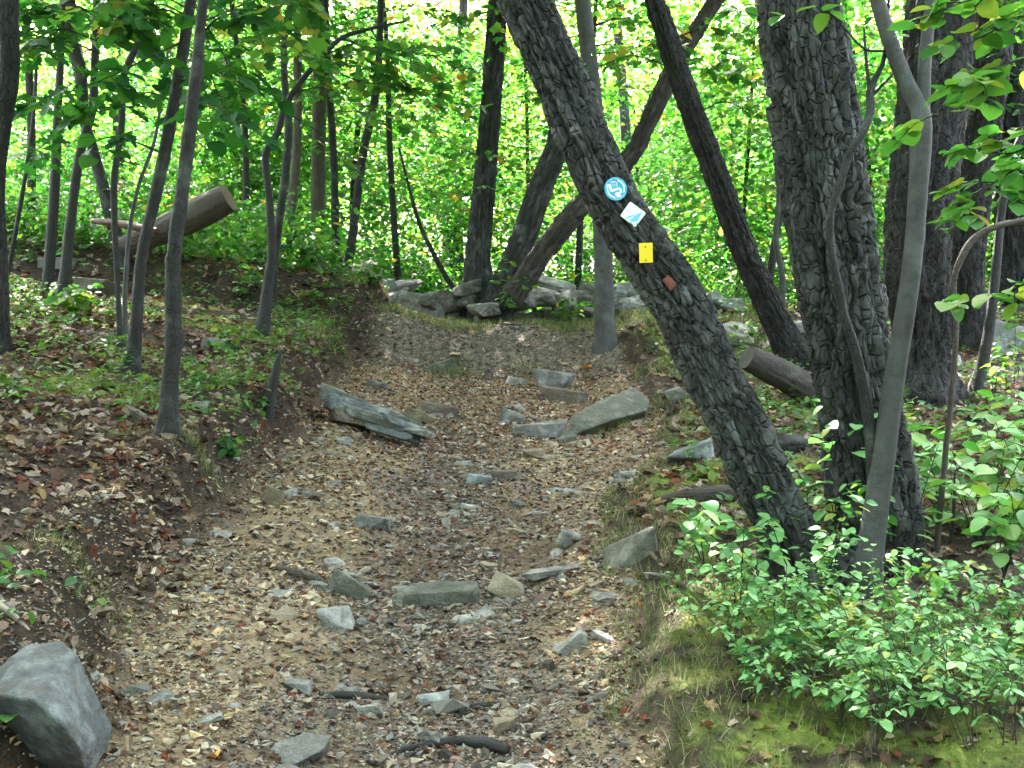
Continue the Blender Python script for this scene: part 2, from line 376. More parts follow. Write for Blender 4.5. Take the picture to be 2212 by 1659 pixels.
M['leaf_mid'] = leaf_mat('leaf_mid', GR, .45, TR, .45, .5)
M['leaf_shrub_lit'] = leaf_mat('leaf_shrub_lit', [(0, (.07, .21, .055)), (.5, (.22, .47, .17)), (.92, (.34, .60, .24)), (1, (.46, .46, .1))], .38,  # pale green lightened to stand in for strong light falling on the thicket
                           [(0, (.08, .26, .05)), (.6, (.16, .42, .08)), (1, (.4, .45, .05))], .42, .55)
M['leaf_shade_dark'] = leaf_mat('leaf_shade_dark', [(0, (.014, .06, .022)), (.7, (.03, .10, .03)), (1, (.06, .14, .025))], .4, [(0, (.02, .14, .02)), (1, (.07, .28, .02))], .5, .35)  # dark green carries the backlit shade of the upper left leaves
M['leaf_right'] = leaf_mat('leaf_right', [(0, (.04, .13, .03)), (.6, (.08, .21, .035)), (.96, (.15, .26, .03)), (1, (.25, .16, .03))], .42,
                           [(0, (.06, .24, .03)), (.7, (.14, .40, .04)), (1, (.36, .4, .04))], .42, .5)
M['leaf_cover'] = leaf_mat('leaf_cover', [(0, (.025, .085, .025)), (.7, (.06, .16, .045)), (1, (.16, .2, .035))], .35, [(0, (.05, .19, .03)), (1, (.2, .34, .04))], .5, .35, True)

def paint(name, col, rough=.45, var=.12):
    b = NB(name); g = b.n('ShaderNodeNewGeometry').outputs['Position']; n = b.noise(g, 60, 5, .6)
    c = b.mix(b.ramp(n, [(.4, (0, 0, 0)), (.75, (var, var, var))]), col, tuple(x * .45 for x in col))
    b.principled(c, rough, None, .4); return b.m
M['blue'] = paint('sign_blue', (.02, .33, .55)); M['white'] = paint('sign_white', (.78, .80, .80)); M['yellow'] = paint('sign_yellow', (.78, .55, .01))
M['sky_blue'] = paint('sign_sky_blue', (.14, .48, .66)); M['nail'] = paint('nail_rust', (.05, .035, .02)); M['pale_blue'] = paint('sign_pale_blue', (.5, .68, .76))
M['redpaint'] = paint('scar_red', (.16, .05, .035), .85, .6); M['cutend'] = bark_mat('cut_end', [(.02, .018, .016), (.035, .032, .03), (.06, .055, .05)], (.08, .08, .07), .3)

def ring_mat():
    b = NB('log_end'); uv = b.n('ShaderNodeUVMap').outputs[0]; vl = b.n('ShaderNodeVectorMath', operation='LENGTH'); b.l(uv, vl.inputs[0]); n = b.noise(uv, 30, 4, .6)
    ma = b.n('ShaderNodeMath', operation='MULTIPLY_ADD'); b.l(vl.outputs['Value'], ma.inputs[0]); ma.inputs[1].default_value = 420; b.l(n, ma.inputs[2]); si = b.n('ShaderNodeMath', operation='SINE'); b.l(ma.outputs[0], si.inputs[0])
    c = b.mix(.45, b.ramp(n, [(.3, (.09, .065, .045)), (.7, (.26, .20, .145))]), b.ramp(si.outputs[0], [(0, (.08, .055, .04)), (1, (.3, .23, .165))])); b.principled(c, .85, b.bump(n, .5, .004), .2); return b.m
M['log_end'] = ring_mat()
# ------------------------------------------------------------------ ground and trail
def grid_axis(segs):
    a = [np.arange(s, e, st) for s, e, st in segs]; return np.concatenate(a)
gx = grid_axis([(-300, -60, 30), (-60, -20, 5), (-20, -8, .6), (-8, -4.2, .12), (-4.2, 3.6, .034), (3.6, 8, .12), (8, 20, .6), (20, 60, 5), (60, 301, 30)])
gy = grid_axis([(-200, -40, 30), (-40, -4, 3), (-4, 1.6, .3), (1.6, 8, .034), (8, 15, .055), (15, 22, .25), (22, 60, 2), (60, 400, 20)])
GX, GY = np.meshgrid(gx, gy); GZ = zfun(GX, GY)
le, re_ = trail_edges(GX, GY)
inside = sst(-.12, .12, GX - le) * sst(-.10, .10, re_ - GX)
trailmask = np.clip(sst(-.16, .10, GX - le) * sst(-.14, .10, re_ - GX) * (.75 + .4 * fbm(GX * 1.7, GY * 1.7, 3., 3, 31)), 0, 1) * (1 - sst(13, 14.5, GY)) * (1 - .72 * np.exp(-((GX + .3 + .3 * fbm(GX * 1.2, GY * 1.2, 3., 2, 66)) / .42) ** 2) * sst(-.5, .3, fbm(GX * 2.5, GY * 1.5, 6., 3, 67) + .15))
mn = fbm(GX * 1.6, GY * 1.6, 7., 3, 41)
right = sst(.10, .42, GX - re_ + .12 * fbm(GX * 5, GY * 5, 1., 3, 43)) * (1 - sst(.6, 2.1, GX - re_)) * (1 - sst(7.5, 11, GY) * .5)
leftm = sst(.3, .75, le - GX) * .85
moss = np.clip(right * sst(-.25, .3, mn + .1) * sst(-.45, .25, fbm(GX * 6, GY * 6, 2., 3, 47)) + leftm * sst(.0, .4, mn), 0, 1) * (1 - sst(15, 18, GY))
shale = sst(10.6, 11.2, GY) * (1 - sst(12.0, 12.4, GY)) * inside * .9
vc = np.stack([trailmask, moss, shale], -1).reshape(-1, 3)
nx, ny = len(gx), len(gy); idx = np.arange(nx * ny).reshape(ny, nx)
Q = np.stack([idx[:-1, :-1], idx[:-1, 1:], idx[1:, 1:], idx[1:, :-1]], -1)
ontrail = ((inside > .5) & (GY > 0) & (GY < 13.2))[:-1, :-1]
GV = np.stack([GX, GY, GZ], -1).reshape(-1, 3)
def sub(mask):
    q = Q[mask].reshape(-1, 4); u, inv = np.unique(q, return_inverse=True); return GV[u], inv.reshape(-1, 4), vc[u]
v, q, c = sub(~ontrail); tag(link('ground', mesh('ground', v, q, M['floor'], col=c, smooth=True)), 'forest floor of dark humus and moss rising on both sides of the trail', None, kind='structure')
v, q, c = sub(ontrail); tag(link('trail', mesh('trail', v, q, M['floor'], col=c, smooth=True)), 'worn stony dirt trail climbing between the banks', None, kind='structure')

# ------------------------------------------------------------------ stones
def hull_proto(n, flat, seed):
    r = np.random.default_rng(seed); bm = bmesh.new()
    p = r.normal(size=(n, 3)); p /= np.linalg.norm(p, axis=1)[:, None]; p *= r.uniform(.75, 1, (n, 1)); p *= [1, r.uniform(.55, .9), flat]
    for a in p: bm.verts.new(a)
    g = bmesh.ops.convex_hull(bm, input=bm.verts)
    bmesh.ops.delete(bm, geom=[x for x in bm.verts if not x.link_faces], context='VERTS')
    bmesh.ops.triangulate(bm, faces=bm.faces); bm.verts.index_update(); bm.normal_update()
    V = np.array([x.co[:] for x in bm.verts]); T = np.array([[x.index for x in f.verts] for f in bm.faces]); bm.free(); return V, T
_ico = {}
def ico(n):
    if n not in _ico:
        bm = bmesh.new(); bmesh.ops.create_icosphere(bm, subdivisions=n, radius=1); bm.verts.index_update()
        _ico[n] = (np.array([x.co[:] for x in bm.verts]), np.array([[y.index for y in f.verts] for f in bm.faces])); bm.free()
    return _ico[n]
def planes_of(pts):
    bm = bmesh.new()
    for a in pts: bm.verts.new(a)
    bmesh.ops.convex_hull(bm, input=bm.verts); bmesh.ops.delete(bm, geom=[x for x in bm.verts if not x.link_faces], context='VERTS'); bm.normal_update(); bm.faces.ensure_lookup_table()
    N = np.array([f.normal[:] for f in bm.faces]); P0 = np.array([f.verts[0].co[:] for f in bm.faces]); bm.free()
    h = (N * P0).sum(1); N[h < 0] *= -1; return N, np.abs(h)
def cut_sphere(V, N, h):
    d = V @ N.T; k = 110.0                      # slightly softened minimum keeps worn edges
    q = np.where(d > 1e-3, h[None] / np.maximum(d, 1e-3), 1e3); mn = q.min(1); sm = mn - np.log(np.exp(-k * (q / mn[:, None] - 1)).sum(1)) / k * mn
    return sm
def rock_noise(q, seed, rough):
    a = fbm(q[:, 0] * 4 + seed, q[:, 1] * 4, q[:, 2] * 7, 4, seed); f1, f2, idc = voro(q[:, 0] * 5 + q[:, 1] * 3 + seed, q[:, 2] * 6 + q[:, 1] * 2, seed)
    return a * rough * .8 + (idc - .5) * rough * .8 + np.abs(fbm(q[:, 0] * 14, q[:, 1] * 14, q[:, 2] * 26 + seed, 3, seed + 5)) * rough * .6
def rock_shape(seed, dims, sub=5, nplanes=8, rough=.05, boxy=.5):
    """angular broken rock: jittered block cut by its hull planes; dims = full x,y,z size"""
    r = np.random.default_rng(seed); V, T = ico(sub)
    cor = np.array([(a, b, c) for a in (-1, 1) for b in (-1, 1) for c in (-1, 1)], float)
    pts = cor * (1 - r.uniform(0, .75 - .45 * boxy, (8, 3))); pts = pts[r.permutation(8)[:8 if boxy > .6 else 7]]
    ex = r.normal(size=(max(2, nplanes - 5), 3)); ex /= np.linalg.norm(ex, axis=1)[:, None]; pts = np.vstack([pts, ex * r.uniform(.75, 1.05, (len(ex), 1))])
    pts = pts - pts.mean(0); N, h = planes_of(pts); P = V * cut_sphere(V, N, h)[:, None]
    P /= (P.max(0) - P.min(0)); P -= (P.max(0) + P.min(0)) / 2
    dims = np.asarray(dims, float); q = P * dims / dims.max() * 2
    return P * (1 + rock_noise(q, seed, rough)[:, None]) * dims, T
def hull_rock(foot, pts, mat, label, name='rock', cat='rock', sub=6, rough=.03, d=None, nearer=0):
    """pts: (px, py, metres nearer(-)/farther(+)) corner points of a particular rock"""
    p0 = hit(*foot) if d is None else PX(*foot, d); p0 = p0 - [0, nearer, 0]; W = np.array([PX(a, b, p0[1] + dd) for a, b, dd in pts]); c = W.mean(0); base = np.array([c[0], c[1], zf(c[0], c[1])])
    N, h = planes_of(W - c); V, T = ico(sub); P = V * cut_sphere(V, N, h)[:, None]; s_ = np.abs(P).max(); P = P * (1 + rock_noise(P / s_, len(label), rough)[:, None])
    return tag(link(name, mesh(name, P + (c - base), T, M[mat], smooth=True), loc=tuple(base)), label, cat)
def rock(px, py, w, h, tilt, depth, mat, label, seed, name='rock', sub=5, cat='rock', sink=.18, yaw=0, group=None, d=None, pitch=0, rough=.05, boxy=.5, nplanes=8):
    """px,py: foot of the rock in the frame; w,h: its size there; depth: metres front to back"""
    p = hit(px, py) if d is None else np.array([*PX(px, py, d)[:2], 0])
    if d is not None: p[2] = zf(p[0], p[1])
    k = p[1] / F; W, Hh = w * k, h * k
    V, T = rock_shape(seed, (W, depth, Hh), sub, nplanes, rough, boxy)
    me = mesh(name, V, T, M[mat], smooth=True)
    if sub <= 3: me.polygons.foreach_set('use_smooth', np.zeros(len(me.polygons), bool))
    o = link(name, me); o.location = (p[0], p[1] + depth * .35, p[2] + Hh * (.5 - sink - .07))
    o.rotation_euler = (math.radians(pitch), math.radians(tilt), math.radians(yaw))
    return tag(o, label, cat, group)

hull_rock((120, 1600), [(0, 1440, .06), (60, 1392, .14), (130, 1385, .15), (166, 1412, .12), (243, 1572, .12), (240, 1605, .10), (215, 1645, .04), (190, 1690, .04), (118, 1478, -.05), (-40, 1500, -.02), (70, 1512, -.13), (130, 1562, -.14), (168, 1615, -.12), (100, 1655, .03), (35, 1560, .0), (-60, 1540, .05), (60, 1420, .35), (210, 1600, .35), (0, 1600, .3)], 'rock_boulder', 'large angular grey-blue boulder at the foot of the left bank, bottom left corner', 'boulder', 'boulder', nearer=.14)
hull_rock((630, 1640), [(525, 1672, -.06), (595, 1604, .02), (662, 1582, .05), (718, 1590, .06), (694, 1622, -.04), (640, 1650, -.07), (590, 1680, -.08), (600, 1690, .1), (700, 1650, .12)], 'rock_grey', 'flat grey stone slanting up out of the gravel at the bottom edge')
hull_rock((943, 1305), [(842, 1296, 0), (866, 1272, .0), (900, 1260, .02), (960, 1254, .02), (1028, 1256, .02), (1037, 1270, .02), (1036, 1312, 0), (1000, 1316, -.03), (850, 1318, -.03), (880, 1285, -.05), (1020, 1276, -.04), (900, 1265, .1), (1020, 1262, .1), (950, 1320, .1)], 'rock_green', 'long arched grey slab set on edge across the trail', rough=.045)
rock(757, 1292, 100, 55, 28, .10, 'rock_green', 'sloping grey-green stone left of the arched slab', 12, sink=.1)
rock(722, 1358, 72, 58, -10, .12, 'rock_pale', 'square pale grey block below the sloping stone', 15, sink=.1)
rock(1092, 1292, 75, 58, 38, .07, 'rock_tan', 'pale tilted slab just right of the arched slab', 18, sink=.1)
rock(1188, 1252, 128, 26, -5, .10, 'rock_grey', 'thin dark slab jutting from the right side of the trail', 21, sink=.02)
rock(1240, 1412, 78, 38, -40, .08, 'rock_pale', 'pale rectangular stone plate leaning on the right edge of the trail', 24, sink=.12)
rock(1230, 1178, 52, 38, 22, .07, 'rock_grey', 'small square grey block with pale top, right side of the trail', 27, sink=.1)
rock(800, 1142, 84, 40, 6, .10, 'rock_grey', 'rounded grey stone half buried in the middle left of the trail', 30, sink=.25)
rock(1093, 1036, 68, 22, 4, .10, 'rock_brown', 'low brown block crossing the trail above mid height', 33, sink=.1)
rock(1035, 1046, 56, 26, 8, .10, 'rock_blue', 'flat blue-grey stone beside the low brown block', 36, sink=.2)
rock(1152, 992, 48, 27, -4, .08, 'rock_tan', 'small orange-tan block below the brick-shaped stone', 39, sink=.1)
hull_rock((1310, 930), [(1222, 936, -.1), (1230, 905, -.05), (1262, 884, .1), (1300, 862, .25), (1372, 834, .35), (1404, 862, .25), (1398, 886, .05), (1330, 905, -.12), (1262, 930, -.16), (1240, 944, -.12), (1330, 930, .1), (1395, 905, .3), (1250, 925, .3)], 'rock_green', 'largest slanting grey-green slab right of the trail')
rock(1168, 946, 120, 42, -3, .16, 'rock_grey', 'brick-shaped grey stone lying against the largest slab', 45, sink=.1, boxy=.8)
rock(1218, 868, 108, 36, 8, .22, 'rock_brown', 'dark flat slab behind the brick-shaped stone', 48, sink=.1, boxy=.7)
rock(1196, 840, 96, 48, 8, .25, 'rock_grey', 'rounded grey rock at the foot of the shale step', 51, sink=.1)
rock(1225, 958, 44, 30, -40, .08, 'rock_green', 'little triangular stone under the tip of the largest slab', 54, sink=.1)
rock(1106, 914, 58, 32, 22, .10, 'rock_grey', 'small wedge-shaped stone left of the brick-shaped stone', 57, sink=.12)
rock(944, 897, 92, 34, 10, .15, 'rock_brown', 'brown flat stone in the left half of the trail below the shale step', 60, sink=.15)
rock(902, 915, 66, 36, 24, .12, 'rock_tan', 'tan stone touching the layered outcrop', 63, sink=.15)
rock(952, 806, 72, 32, -14, .15, 'rock_green', 'grey mossy stone with grass at its right end below the shale step', 66, sink=.1)
rock(812, 842, 48, 24, 14, .12, 'rock_grey', 'small grey stone on the left edge of the trail above the outcrop', 69, sink=.15)
rock(1500, 1002, 112, 46, -22, .22, 'rock_blue', 'blue-grey mossy rock behind the left side of the leaning trunk', 72, sink=.1)
rock(1462, 862, 56, 30, -14, .2, 'rock_green', 'mossy round rock left of the leaning trunk at mid height', 75, sink=.1)
rock(1365, 1215, 132, 62, -26, .16, 'rock_green', 'grey slab sloping up into the grassy right bank', 78, sink=.12)
rock(588, 1090, 50, 46, 30, .07, 'rock_tan', 'tan upright slab at the edge of the left bank', 81, sink=.1)
rock(1000, 1350, 56, 22, -6, .06, 'rock_pale', 'flat pale cobble below the arched slab', 84, sink=.1)
rock(640, 1500, 62, 32, 4, .08, 'rock_grey', 'grey angular cobble left of the lower dark root', 87, sink=.15)
rock(935, 1520, 72, 26, -10, .08, 'rock_blue', 'smooth bluish half-buried stone above the dark root', 90, sink=.2)
rock(795, 1545, 66, 24, -8, .07, 'rock_pale', 'pale long cobble with dark shadow under it, lower middle of the trail', 93, sink=.08)
rock(1093, 1582, 58, 34, -10, .07, 'rock_tan', 'cream rounded cobble at the bottom of the trail', 96, sink=.1)
rock(1116, 832, 50, 20, 12, .10, 'rock_pale', 'white stone scrap on the leafy upper trail', 99, sink=.1)
rock(1358, 1036, 36, 22, 0, .07, 'rock_pale', 'small cream cobble by the right trail edge at mid height', 102, sink=.1)
rock(1640, 1435, 80, 24, 0, .10, 'rock_pale', 'flat white stone lying under the bright green shrubs', 105, sink=.1)
rock(1400, 1190, 40, 14, 10, .08, 'rock_grey', 'small flat stone lying on the sloping slab of the right bank', 108, sink=-.4)
rock(1430, 1255, 76, 18, 3, .08, 'rock_pale', 'flat whitish stone bedded in the right bank below the sloping slab', 111, sink=.1)
rock(460, 752, 60, 30, 8, .18, 'rock_grey', 'grey stone on the left bank between the saplings', 114, sink=.15)
rock(205, 640, 96, 50, 4, .3, 'rock_green', 'broad mossy rock high on the left bank behind the black sapling', 117, sink=.15)
rock(118, 578, 80, 34, 0, .3, 'rock_grey', 'flat grey rock at the top of the left bank', 120, sink=.15)
rock(425, 882, 40, 18, 0, .1, 'rock_pale', 'small pale stone right of the nearest sapling foot', 123, sink=.1)

# layered outcrop on the left of the trail
o0 = hit(815, 945); outc = thing('rock_outcrop', 'layered blue-grey rock outcrop with jagged plates at the left of the trail', 'rock', o0)
k0 = o0[1] / F
for i, (dx, dz, w_, h_, tl, mt, dy) in enumerate([(-72, 62, 120, 34, 22, 'rock_grey', .14), (-42, 44, 150, 32, 17, 'rock_blue', .06), (-8, 34, 120, 20, 14, 'rock_blue', .1), (10, 22, 150, 22, 17, 'rock_grey', .0),
        (52, 22, 84, 14, 10, 'rock_green', .02), (62, 8, 104, 15, 20, 'rock_blue', -.03), (30, -2, 112, 20, 15, 'rock_blue', -.02), (88, -2, 60, 13, 14, 'rock_pale', -.05), (-60, 26, 90, 30, 16, 'rock_brown', .02)]):
    V, T = rock_shape(200 + i, (w_ * k0 * 1.08, .26, h_ * k0 * 1.1), 5, 9, .08, .8)
    child('plate', mesh('plate', V, T, M[mt], smooth=True), outc, (dx * k0, dy + .02, (dz + 14) * k0), (math.radians(-8), math.radians(tl), math.radians(R.uniform(-12, 12))), 1)

# stone wall across the crest
wall0 = np.array([-.8, 14.2, zf(-.8, 14.2)])
wall = thing('stone_wall', 'tumbled wall of grey boulders along the crest behind the trail', 'stone wall', wall0)
WS = [(672, 672, 60, 36), (712, 650, 70, 36), (745, 668, 60, 30), (795, 664, 96, 46), (845, 650, 60, 30), (872, 628, 70, 34), (900, 664, 66, 30), (955, 668, 112, 48), (930, 648, 60, 26), (1000, 660, 60, 40), (1040, 676, 66, 34), (1085, 668, 60, 34),
      (1128, 660, 52, 34), (1170, 655, 70, 52), (1195, 628, 80, 38), (1215, 668, 66, 54), (1250, 650, 60, 40), (1255, 680, 56, 30), (1280, 640, 64, 40), (1335, 640, 56, 44), (1345, 668, 60, 40), (1385, 650, 60, 40), (1375, 680, 52, 34), (1402, 690, 40, 30),
      (1420, 660, 56, 36), (1180, 700, 60, 26), (1140, 690, 60, 22), (1450, 680, 60, 40), (1500, 672, 60, 36), (640, 640, 60, 30), (620, 664, 50, 26), (690, 628, 60, 30), (1010, 636, 70, 34), (760, 636, 60, 30)]
for i, (px, py, w_, h_) in enumerate(WS):
    d_ = 13.4 + R.uniform(-.3, .5) + max(0, (668 - py)) * .014; p = PX(px, py, d_); k = d_ / F; w2, h2 = w_ * k * 1.15, h_ * k * .9
    V, T = rock_shape(300 + i, (w2, w2 * R.uniform(.7, 1), h2), 3, 9, .14, .3)
    child('stone', mesh('stone', V, T, M[['rock_wall', 'rock_green', 'rock_grey', 'rock_pale', 'rock_wall'][i % 5]], smooth=False), wall, tuple(np.array([p[0], p[1], p[2] + h2 * .22]) - wall0), (R.uniform(-.25, .25), R.uniform(-.3, .3), R.uniform(-.8, .8)), 1)
# under-fill stones so the wall stands on the ground
for i in range(26):
    x = -3 + i * .22; y = 13.7 + R.uniform(-.3, .5); w2 = R.uniform(.25, .5); V, T = rock_shape(360 + i, (w2, w2 * .8, w2 * .7), 2, 8, .05, .5)
    child('stone', mesh('stone', V, T, M['rock_wall']), wall, tuple(np.array([x, y, zf(x, y) + w2 * .12]) - wall0), (R.uniform(-.3, .3), R.uniform(-.3, .3), R.uniform(0, 6)), 1)
rock(1596, 742, 92, 62, -4, .5, 'rock_pale', 'big pale square rock between the leaning trunk and the trunk behind it', 131, sink=.1)
rock(1570, 690, 90, 36, 0, .5, 'rock_wall', 'grey flat rock just behind the big pale square rock', 133, sink=.1, d=12.6)
rock(1722, 716, 46, 34, 8, .3, 'rock_pale', 'pale rock peeking out left of the thick trunk', 136, sink=.1, d=11.5)
rock(2190, 765, 110, 86, 6, .6, 'rock_wall', 'large grey overhanging rock at the right edge behind the saplings', 139, sub=4, sink=.08)
rock(2064, 790, 34, 40, 6, .2, 'rock_pale', 'little white rock right of the dark trunk foot', 142, sink=.1)

# loose stones: the largest as things, the rest as gravel
hp = [hull_proto(7, f, 500 + i) for i, f in enumerate([.35, .45, .3, .5, .4, .28])]
SC = np.array([(.50, .36, .20), (.44, .34, .23), (.52, .41, .27), (.36, .31, .25), (.45, .31, .18), (.25, .24, .225), (.54, .45, .33), (.12, .09, .07), (.32, .17, .11), (.09, .065, .055), (.30, .24, .19), (.38, .31, .23)])
def trail_points(n, y0, y1, ml=.25, mr=.05):
    y = R.uniform(y0, y1, n * 2); x = R.uniform(-2.2, 1.6, n * 2); l, r = trail_edges(x, y); ok = (x > l - ml * R.random(n * 2)) & (x < r + mr)
    return x[ok][:n], y[ok][:n]
stone_mats = ['rock_tan', 'rock_grey', 'rock_pale', 'rock_brown', 'rock_grey', 'rock_tan']
stone_me = []
for i in range(12):
    V, T = rock_shape(600 + i, (1, R.uniform(.5, .9), R.uniform(.25, .5)), 2, 8, .08, .4)
    stone_me.append(mesh('stone', V, T, M[stone_mats[i % 6]]))
sx, sy = trail_points(290, 2.6, 9.5)
sdesc = {'rock_tan': 'tan', 'rock_grey': 'grey', 'rock_pale': 'pale', 'rock_brown': 'brown', 'rock_blue': 'bluish'}
for i in range(len(sx)):
    s = .035 + .11 * R.random() ** 1.7; s *= (1 + .35 * (sy[i] > 6)); k = i % 12; o = link('stone', stone_me[k])
    o.location = (sx[i], sy[i], zf(sx[i], sy[i]) - s * .05); o.scale = (s, s, s); o.rotation_euler = (R.normal() * .2, R.normal() * .2, R.uniform(0, 6.3))
    cn = sdesc[stone_mats[k % 6]]
    tag(o, f'small {cn} loose stone lying in the gravel of the trail', 'stone', f'small {cn} loose stones on the trail')
xs, ys = [], []
for n, a, b in ((62000, 2.2, 5), (30000, 5, 8), (16000, 8, 13)):
    x, y = trail_points(n, a, b, .45, .08); kp = fbm(x * 2.3, y * 2.3, 8., 3, 55) > R.uniform(-.75, .3, len(x)); xs.append(x[kp]); ys.append(y[kp])
mx_, my_ = trail_points(2600, 2.3, 8.5, .3, .05); xs.append(mx_); ys.append(my_)
x = np.concatenate(xs); y = np.concatenate(ys); z = zfun(x, y); n = len(x)
s = np.exp(R.normal(math.log(.0058), .5, n)) * np.interp(y, [3, 12], [1, 1.9])
bigc = R.random(n) < .035; s[bigc] *= 1.8; s[-len(mx_):] = R.uniform(.011, .03, len(mx_))
col = SC[R.integers(0, len(SC), n)] * R.uniform(.45, 1.0, (n, 1)); cen = np.abs(x + .3 + .25 * fbm(x * 1.2, y * 1.2, 3., 2, 66)) < .5
col[cen] = col[cen] * .45 * R.uniform(.5, 1.25, (cen.sum(), 1)) + .3 * col[cen].mean(1)[:, None] * np.array([1.0, .93, .95])
rot = rotm(R.uniform(0, 6.3, n), R.normal(0, .3, n), R.normal(0, .3, n))
gm = scatter('gravel', hp, np.stack([x, y, z + s * .15], 1), rot, s * 1.25, col, M['chips'])
tag(link('gravel', gm), 'small stone chips covering the trail', 'gravel', kind='stuff')
# shale on the eroded step
n = 7000; y = R.uniform(10.8, 12.5, n); x = R.uniform(-1.6, 1.2, n); z = zfun(x, y); s = R.uniform(.012, .04, n); big_ = R.random(n) < .06; s[big_] *= 2.2; z = z - s * .3
col = np.array([(.08, .064, .053), (.15, .124, .105), (.045, .037, .032), (.26, .215, .18)])[R.integers(0, 4, n)] * R.uniform(.6, 1.2, (n, 1))
tag(link('shale', scatter('shale', hp, np.stack([x, y, z], 1), rotm(R.normal(0, .5, n), R.normal(1.1, .35, n), R.normal(0, .4, n)), s, col, M['chips'])), 'dark shale chips of the eroded step at the top of the trail', 'shale', kind='stuff')

# ------------------------------------------------------------------ leaf shapes (base at origin, along +Y, length 1)
def leaf_from_outline(out, fold=.12, curl=.15):
    """out: half outline (x>=0,y) from base to tip -> fan about midrib"""
    out = np.asarray(out, float); n = len(out); mid = np.stack([np.zeros(n), out[:, 1]], 1)
    mid[1:-1, 1] = out[1:-1, 1]
    V = []; T = []
    L = np.stack([-out[:, 0], out[:, 1], np.abs(out[:, 0]) * fold * 2], 1); Rr = np.stack([out[:, 0], out[:, 1], np.abs(out[:, 0]) * fold * 2], 1); C = np.stack([np.zeros(n), np.linspace(0, 1, n), np.zeros(n)], 1)
    V = np.vstack([C, L, Rr]); V[:, 2] -= curl * V[:, 1] ** 2
    for i in range(n - 1):
        T += [(i, i + 1, n + i + 1), (i, n + i + 1, n + i), (i + 1, i, 2 * n + i), (i + 1, 2 * n + i, 2 * n + i + 1)]
    T = np.array(T); A = V[T]; ar = np.linalg.norm(np.cross(A[:, 1] - A[:, 0], A[:, 2] - A[:, 0]), axis=1)
    return V, T[ar > 1e-5]
OVAL = leaf_from_outline([(0, 0), (.20, .14), (.30, .36), (.29, .58), (.17, .82), (0, 1)])
OVAL_S = leaf_from_outline([(0, 0), (.27, .28), (.25, .64), (0, 1)])
ROUND_S = leaf_from_outline([(0, 0), (.38, .24), (.36, .66), (0, 1)])
ROUND = leaf_from_outline([(0, 0), (.28, .08), (.43, .32), (.42, .58), (.24, .85), (0, 1)])
LANCE = leaf_from_outline([(0, 0), (.13, .2), (.2, .45), (.13, .75), (0, 1)])
def fan(out, fold=.15, curl=.2):
    out = np.asarray(out, float); pts = np.vstack([[0, .38], out, (out * [-1, 1])[::-1][1:-1]])
    V = np.column_stack([pts, np.abs(pts[:, 0]) * fold - curl * pts[:, 1] ** 2]); m = len(pts) - 1
    return V, np.array([(0, 1 + (i + 1) % m, 1 + i) for i in range(m)])
MAPLE = fan([(0, 0), (.10, .10), (.42, .06), (.34, .24), (.56, .46), (.40, .48), (.36, .72), (.16, .60), (0, 1)])
OAK = fan([(0, 0), (.16, .16), (.10, .24), (.36, .34), (.14, .44), (.42, .62), (.18, .66), (.2, .86), (0, 1)])
DIAM = (np.array([(0, 0, 0), (.32, .45, .06), (0, 1, -.15), (-.32, .45, .06)]), np.array([(0, 1, 2), (0, 2, 3)]))
def lmesh(name, proto, mat): return mesh(name, proto[0], proto[1], M[mat], smooth=True)
LM = {k: lmesh('leaf', p, m) for k, (p, m) in dict(shrub_oval=(OVAL, 'leaf_shrub_lit'), shrub_round=(ROUND, 'leaf_shrub_lit'), right_round=(ROUND, 'leaf_right'), right_oval=(OVAL, 'leaf_right'),
      oak=(OAK, 'leaf_shade_dark'), shade_oval=(ROUND, 'leaf_shade_dark'), maple=(MAPLE, 'leaf_mid'), mid_oval=(OVAL, 'leaf_mid'), mid_round=(ROUND, 'leaf_mid'), shrub_lance=(LANCE, 'leaf_shrub_lit')).items()}

# ------------------------------------------------------------------ leaf litter, ground cover, moss, grass
def crinkle(p, seed):
    V, T = p; r = np.random.default_rng(seed); V = V.copy(); V[:, 2] += r.normal(0, .09, len(V)) + .25 * V[:, 0] ** 2 * r.uniform(-1, 3); V[:, 1] -= .5; return V, T
DIAM_D = (DIAM[0] * [1, 1, 1.5], DIAM[1])
dry = [crinkle(p, i) for i, p in enumerate([OAK, MAPLE, OVAL_S, OAK, OVAL_S, ROUND_S])]
LC = np.array([(.22, .13, .09), (.33, .22, .165), (.12, .065, .045), (.44, .33, .265), (.50, .39, .32), (.24, .075, .04), (.07, .042, .033), (.36, .24, .12)])
def bank_points(n, y0, y1, xa, xb):
    y = R.uniform(y0, y1, n * 2); x = R.uniform(xa, xb, n * 2); l, r = trail_edges(x, y); ok = (x < l - .02) | (x > r + .15); return x[ok][:n], y[ok][:n]
X, Y = [], []
for n, a, b, xa, xb in ((7500, 2.2, 5, -3.4, 0), (7500, 5, 9, -5.5, 0), (6000, 9, 15, -7, 0), (1500, 2.2, 5, .4, 3.4), (5500, 5, 9, .6, 4.6), (5000, 9, 15, 1, 7)):
    x, y = bank_points(n, a, b, xa, xb)
    keep = vnoise(x * 1.4, y * 1.4, 4., 77) > R.uniform(-.9, .35, len(x)); x, y = x[keep], y[keep]; X.append(x); Y.append(y)
x, y = trail_points(6500, 2.4, 7.5, .3, .1); X.append(x); Y.append(y); nt1 = len(x)
x, y = trail_points(9000, 7.5, 11.2, .3, .1); X.append(x); Y.append(y); nt2 = len(x)
X0 = len(np.concatenate(X)) - nt1 - nt2
cx0, cy0 = bank_points(26000, 2.2, 8, -3.6, 0); cx1, cy1 = bank_points(7000, 2.2, 8, .3, 3)
X.insert(0, np.concatenate([cx0, cx1])); Y.insert(0, np.concatenate([cy0, cy1])); ncr = len(X[0])
